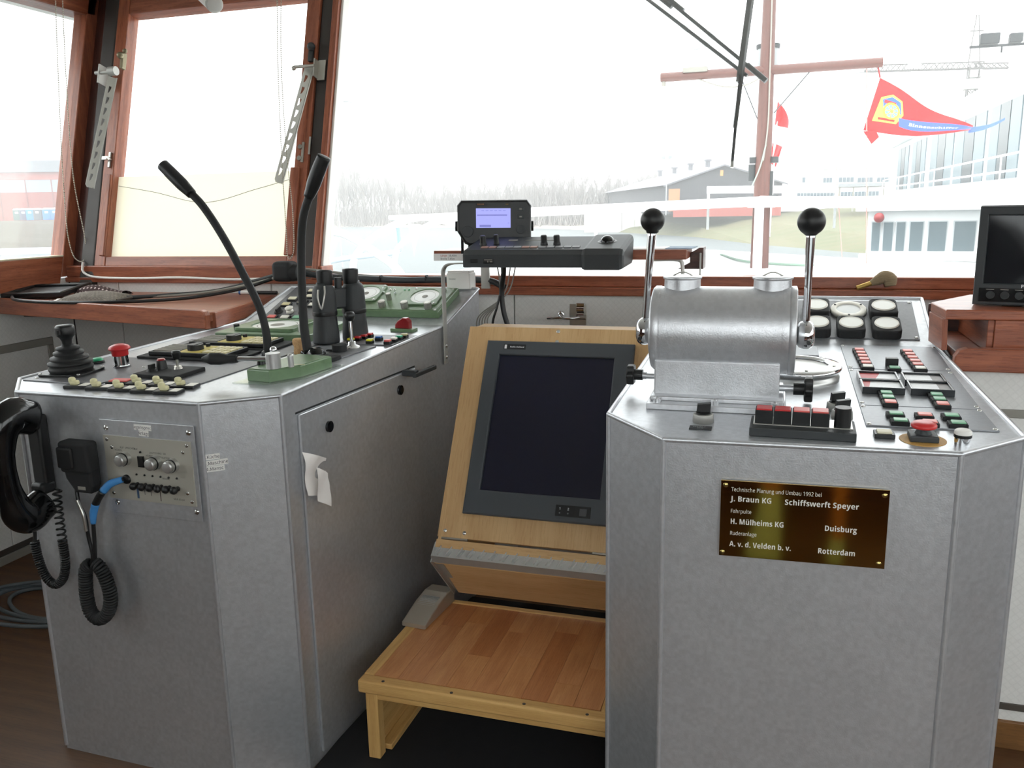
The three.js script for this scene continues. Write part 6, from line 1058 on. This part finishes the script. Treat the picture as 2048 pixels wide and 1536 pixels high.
{
  const t = thing('office_building', 'long white flat-roofed building with window rows in the distance', 'building');
  mesh('wall', [boxf(-1.0, 24, 0, 5.7, -150, -130)], M.hull, t); mesh('roof_edge', boxf(-1.2, 24.2, 5.7, 5.95, -150, -129.8), S(0xd8dadb, 0.7), t);
  const win = (x0, x1, y0, y1) => { const w = mesh('window', boxf(x0, x1, y0, y1, -130.1, -129.95), S(0xb9bfc4, 0.5), t); const n = Math.max(1, Math.round((x1 - x0) / 0.45)); for (let i = 0; i < n; i++) mesh('pane', boxf(x0 + (i + 0.08) * (x1 - x0) / n, x0 + (i + 0.92) * (x1 - x0) / n, y0 + 0.06, y1 - 0.06, -129.96, -129.92), S(0x5c6a74, 0.2), w); };
  win(2.8, 3.25, 3.95, 4.75); win(5.6, 6.8, 3.85, 4.6); win(7.65, 9.65, 3.85, 4.6); win(10.1, 12.1, 3.75, 4.5); win(12.6, 14.6, 3.75, 4.45); win(2.2, 7.5, 2.0, 2.75); win(8, 13, 1.9, 2.6);
  for (const x of [8.8, 10.2]) mesh('roof_vent', cyl(0.15, 0.15, 0.6, x, 6.2, -131, 'y', 10), M.trimGrey, t);
}
{
  const t = thing('open_shed', 'grey open shed with flat dark roof right of the mast', 'shed');
  mesh('roof', boxf(6.6, 12, 3.0, 3.4, -121, -114), S(0x8d9094, 0.8), t); for (const x of [6.8, 8.4, 10, 11.8]) mesh('post', boxf(x, x + 0.2, 0, 3.0, -114.4, -114.2), M.trimGrey, t);
}
{
  const t = thing('floodlight_mast', 'thin floodlight mast standing before the barn', 'light mast', [-13.8, 0, -110]);
  mesh('pole', bar([0, 0, 0], [0, 7, 0], 0.07, 8), S(0xa0a4a6, 0.6), t); mesh('lamp_head', [boxf(-0.65, -0.2, 6.95, 7.25, -0.1, 0.1), boxf(0.2, 0.65, 6.95, 7.25, -0.1, 0.1), boxf(-0.5, 0.5, 6.9, 6.97, -0.05, 0.05)], S(0x8a8e90, 0.6), t);
}
{
  const t = thing('street_lamp', 'street lamp with curved arm standing by the far water edge', 'street lamp', [-32.7, -3, -60]);
  mesh('pole', tube([[0, 0, 0], [-0.1, 11.2, 0], [0.1, 12.0, 0], [0.7, 12.4, 0]], 0.05, 30, 6), S(0xb4b8ba, 0.6), t); mesh('lamp_head', [sweep([[0.6, 12.36, 0], [1.0, 12.42, 0], [1.6, 12.34, 0]], [0.06, 0.14, 0.06], 10, 8, 0.5)], S(0xa9adaf, 0.6), t);
}
{ // tower crane
  const t = thing('tower_crane', 'pale tower crane with lattice jib far behind the ship', 'crane', [28.9, 0, -160]), m = S(0x3f3a37, 0.8);
  const lat = (a, b, w, n) => { const A = V3(...a), B = V3(...b), g = [], up = Math.abs(B.y - A.y) > Math.abs(B.x - A.x), o = up ? [[w, 0, w], [-w, 0, w], [w, 0, -w], [-w, 0, -w]] : [[0, w, 0], [0, -w, w], [0, -w, -w]]; const pt = (k, f) => A.clone().lerp(B, f).add(V3(...o[k])).toArray(); for (let k = 0; k < o.length; k++) g.push(beam(pt(k, 0), pt(k, 1), 0.2, 0.2)); for (let i = 0; i < n; i++) for (let k = 0; k < o.length; k++) g.push(beam(pt(k, i / n), pt((k + 1) % o.length, (i + 1) / n), 0.12, 0.12)); return g; };
  mesh('tower', lat([0, 0, 0], [0, 22, 0], 0.7, 14), m, t); mesh('jib', lat([1.5, 22.3, 0], [-16.5, 22.9, 0], 0.5, 22), m, t); mesh('counter_jib', lat([0, 22.2, 0], [5, 22, 0], 0.4, 6), m, t);
  mesh('apex', [beam([-0.9, 22, 0], [-0.2, 30, 0], 0.15, 0.15), beam([0.9, 22, 0], [0.1, 30, 0], 0.15, 0.15), boxf(-1.0, 1.0, 27.5, 27.7, -0.1, 0.1), boxf(-0.5, 0.5, 25, 25.15, -0.1, 0.1)], m, t);
  mesh('hook_block', boxf(-17.8, -15.5, 22.2, 22.7, -0.3, 0.3, 0.1), S(0x8f9498, 0.8), t);
  mesh('cabin', [boxf(-1.2, 0.9, 18.6, 20.2, -0.9, 0.9, 0.1), boxf(-0.7, 1.2, 20.4, 21.6, -0.8, 0.8, 0.1)], S(0xa0a0a0, 0.7), t);
  const sg = mesh('sign_board', boxf(-9.9, -7.9, 22.35, 23.2, 0.55, 0.65), M.hull, t);
  const [g, mm] = face(1.9, 0.75, canvasTex(256, 100, (x, w, h) => { x.fillStyle = '#eef0f2'; x.fillRect(0, 0, w, h); x.fillStyle = '#6878a8'; x.font = 'bold 84px sans-serif'; x.fillText('kühz', 20, 82); })); mesh('lettering', g.translate(-8.9, 22.78, 0.66), mm, sg);
}
{ // the red hall and the portable toilets to the left
  const t = thing('warehouse', 'long red-brown warehouse with pale roof band seen through the left window', 'building', [-150, 0, -150], [0, 0.5, 0]);
  mesh('wall', boxf(-60, 9, 0, 6.6, -12, 0), S(0x8d4a44, 0.9), t); mesh('upper_wall', boxf(-60, 9, 6.6, 9.2, -12, 0.05), S(0x8d9098, 0.85), t);
  mesh('red_band', boxf(-60, 9, 9.2, 10.8, -12, 0.1), S(0x9a5650, 0.9), t); mesh('roof', boxf(-61, 10, 10.8, 13.2, -14, 0.8), S(0x777a80, 0.85), t);
  for (let i = 0; i < 13; i++) mesh('panel_joint', boxf(-58 + i * 5.2, -57.8 + i * 5.2, 0, 9.2, 0.06, 0.14), S(0x7a4440, 0.9), t);
}
for (const [x, c, l] of [[-150.6, 0x3b5a58, 'dark grey-green portable toilet, first of the row from the left'], [-148.9, 0x4a4f66, 'dark violet portable toilet, second from the left'], [-147.2, 0x3f86c8, 'bright blue portable toilet, third from the left'], [-145.3, 0x575a60, 'grey portable toilet in the middle of the row'], [-142.9, 0x3c78c2, 'blue portable toilet, third from the right of the row'], [-140.9, 0x386fb8, 'blue portable toilet, second from the right of the row'], [-138.9, 0x3a74c0, 'blue portable toilet at the right end of the row']]) {
  const t = thing('portable_toilet', l, 'toilet', [x, 0.75, -140], [0, 0.55, 0], 'portable toilets');
  mesh('cabin', boxf(-0.75, 0.75, 0, 2.1, -0.7, 0.7, 0.05), S(c, 0.6), t); mesh('roof', lathe([[1.0, 0], [0.8, 0.25], [0, 0.32]], 0, 2.1, 0, 4).rotateY(0.785), S(0xe6e9ea, 0.6), t); mesh('sign', boxf(-0.3, 0.3, 1.35, 1.75, 0.7, 0.74), M.hull, t);
}
{
  const t = thing('mooring_pontoon', 'low grey-blue pontoon at the waterside left', 'pontoon', [-88, -3, -80], [0, 0.6, 0]); t.userData.kind = undefined; delete t.userData.kind;
  mesh('hull', boxf(-14, 12, -0.2, 0.7, -1.5, 1.5, 0.1), S(0xaab2c4, 0.7), t); for (const x of [-8, -2, 5]) mesh('bollard', boxf(x, x + 0.6, 0.7, 1.5, -0.3, 0.3, 0.1), M.hull, t);
}
// ------------------------------------------------------------------ the neighbouring white ship
{
  const t = thing('passenger_ship', 'large white passenger ship moored alongside on the right', 'ship', [0, 0, 0]);
  mesh('upper_wall', boxf(7, 13, 1.6, 4.75, -64, -18), M.hull, t);
  mesh('roof', ext([[6.7, 4.75], [13.5, 4.75], [13.5, 6.3], [8.6, 6.3]], 46, 0.02).translate(0, 0, -64), M.hull, t);
  mesh('deck_edge', boxf(6.2, 13, 1.35, 1.62, -66, -18, 0.03), M.hull, t);
  mesh('lower_wall', ext([[2.72, 30], [6.3, 29.6], [13, 29], [13, 64], [7.2, 64], [6.6, 58], [3.6, 36]], 4.4, 0).rotateX(-Math.PI / 2).translate(0, -3.4, 0), M.hull, t);
  mesh('lower_deck', ext([[2.3, 29.6], [6.6, 29.0], [13, 28.6], [13, 64], [7.0, 64], [6.0, 58], [3.2, 36]], 0.2, 0.02).rotateX(-Math.PI / 2).translate(0, 1.0, 0), M.hull, t);
  const fr = S(0xc9cdd0, 0.5);
  for (const [z0, z1] of [[-59.5, -54.5], [-53.3, -48.4], [-47, -41], [-40.8, -35], [-34.5, -30.2], [-29, -24], [-23, -19]]) {
    const f = mesh('window', boxf(6.94, 7.02, 1.85, 4.5, z0, z1), fr, t), n = 3; for (let i = 0; i < n; i++) { const a = z0 + 0.12 + i * (z1 - z0 - 0.12) / n, b = z0 + (i + 1) * (z1 - z0 - 0.12) / n; mesh('pane', boxf(6.9, 6.95, 1.95, 4.4, a, b), i === 1 ? S(0x333c40, 0.3) : M.shipGlass, f); }
  }
  for (const [x0, x1] of [[2.83, 3.12], [3.17, 3.5], [3.55, 3.85], [3.94, 4.36], [4.47, 5.02], [5.18, 5.82]]) { const f = (x) => -30 + (x - 2.72) / 3.58 * 0.4; const w = mesh('window', beam([x0, 0.19, f(x0) + 0.03], [x1, 0.19, f(x1) + 0.03], 0.98, 0.04), fr, t); mesh('pane', beam([x0 + 0.03, 0.19, f(x0) + 0.06], [x1 - 0.03, 0.19, f(x1) + 0.06], 0.92, 0.03), M.shipGlass, w); }
  mesh('lower_trim', beam([2.5, -0.42, -29.85], [6.6, -0.5, -29.3], 0.12, 0.3), M.hull, t);
  for (const y of [2.12, 2.6]) mesh('rail', bar([6.4, y, -62], [6.4, y, -18], 0.035, 8), M.hull, t);
  for (let i = 0; i < 12; i++) mesh('stanchion', bar([6.4, 1.6, -62 + i * 4], [6.4, 2.6, -62 + i * 4], 0.025, 6), M.hull, t);
  mesh('floodlight', [boxf(6.3, 6.9, 6.5, 6.85, -34.4, -34.1, 0.03), boxf(7.2, 7.6, 6.5, 6.8, -34.4, -34.1, 0.03), boxf(6.0, 7.9, 6.4, 6.48, -34.3, -34.2), bar([7.0, 6.2, -34.25], [7.0, 6.42, -34.25], 0.03)], M.charcoal, t);
  mesh('buoy', ball(0.16, 3.0, 0.8, -29.5, 12), M.darkRed, t);
}
{ // behind the camera, mirrored in the brass plaque
  const t = thing('seat_pedestal', 'light green tapered seat pedestal mirrored in the brass plaque', 'pedestal', [0.13, 0, 0.3]);
  const gr = S(0xd4f0bc, 0.6), rust = S(0xd08a48, 0.7);
  mesh('base', ext([[-0.075, 0], [0.05, 0], [0.042, 0.27], [-0.022, 0.27], [-0.035, 0.14]], 0.1, 0.004), gr, t); mesh('collar', boxf(-0.022, 0.042, 0.27, 0.42, 0.01, 0.09, 0.004), rust, t); mesh('seat', boxf(-0.2, 0.2, 0.42, 0.5, -0.02, 0.4, 0.03), M.mahoganyDark, t);
  const q = thing('floor_post', 'thin green post with rusty top mirrored in the brass plaque', 'post', [0.385, 0, 0.3]);
  mesh('foot', ext([[-0.03, 0], [0.018, 0], [0.022, 0.1], [-0.02, 0.1]], 0.05, 0.003), gr, q); mesh('shaft', boxf(-0.018, 0.022, 0.1, 0.42, 0.005, 0.045, 0.003), rust, q);
}
renderer.render(scene, camera);
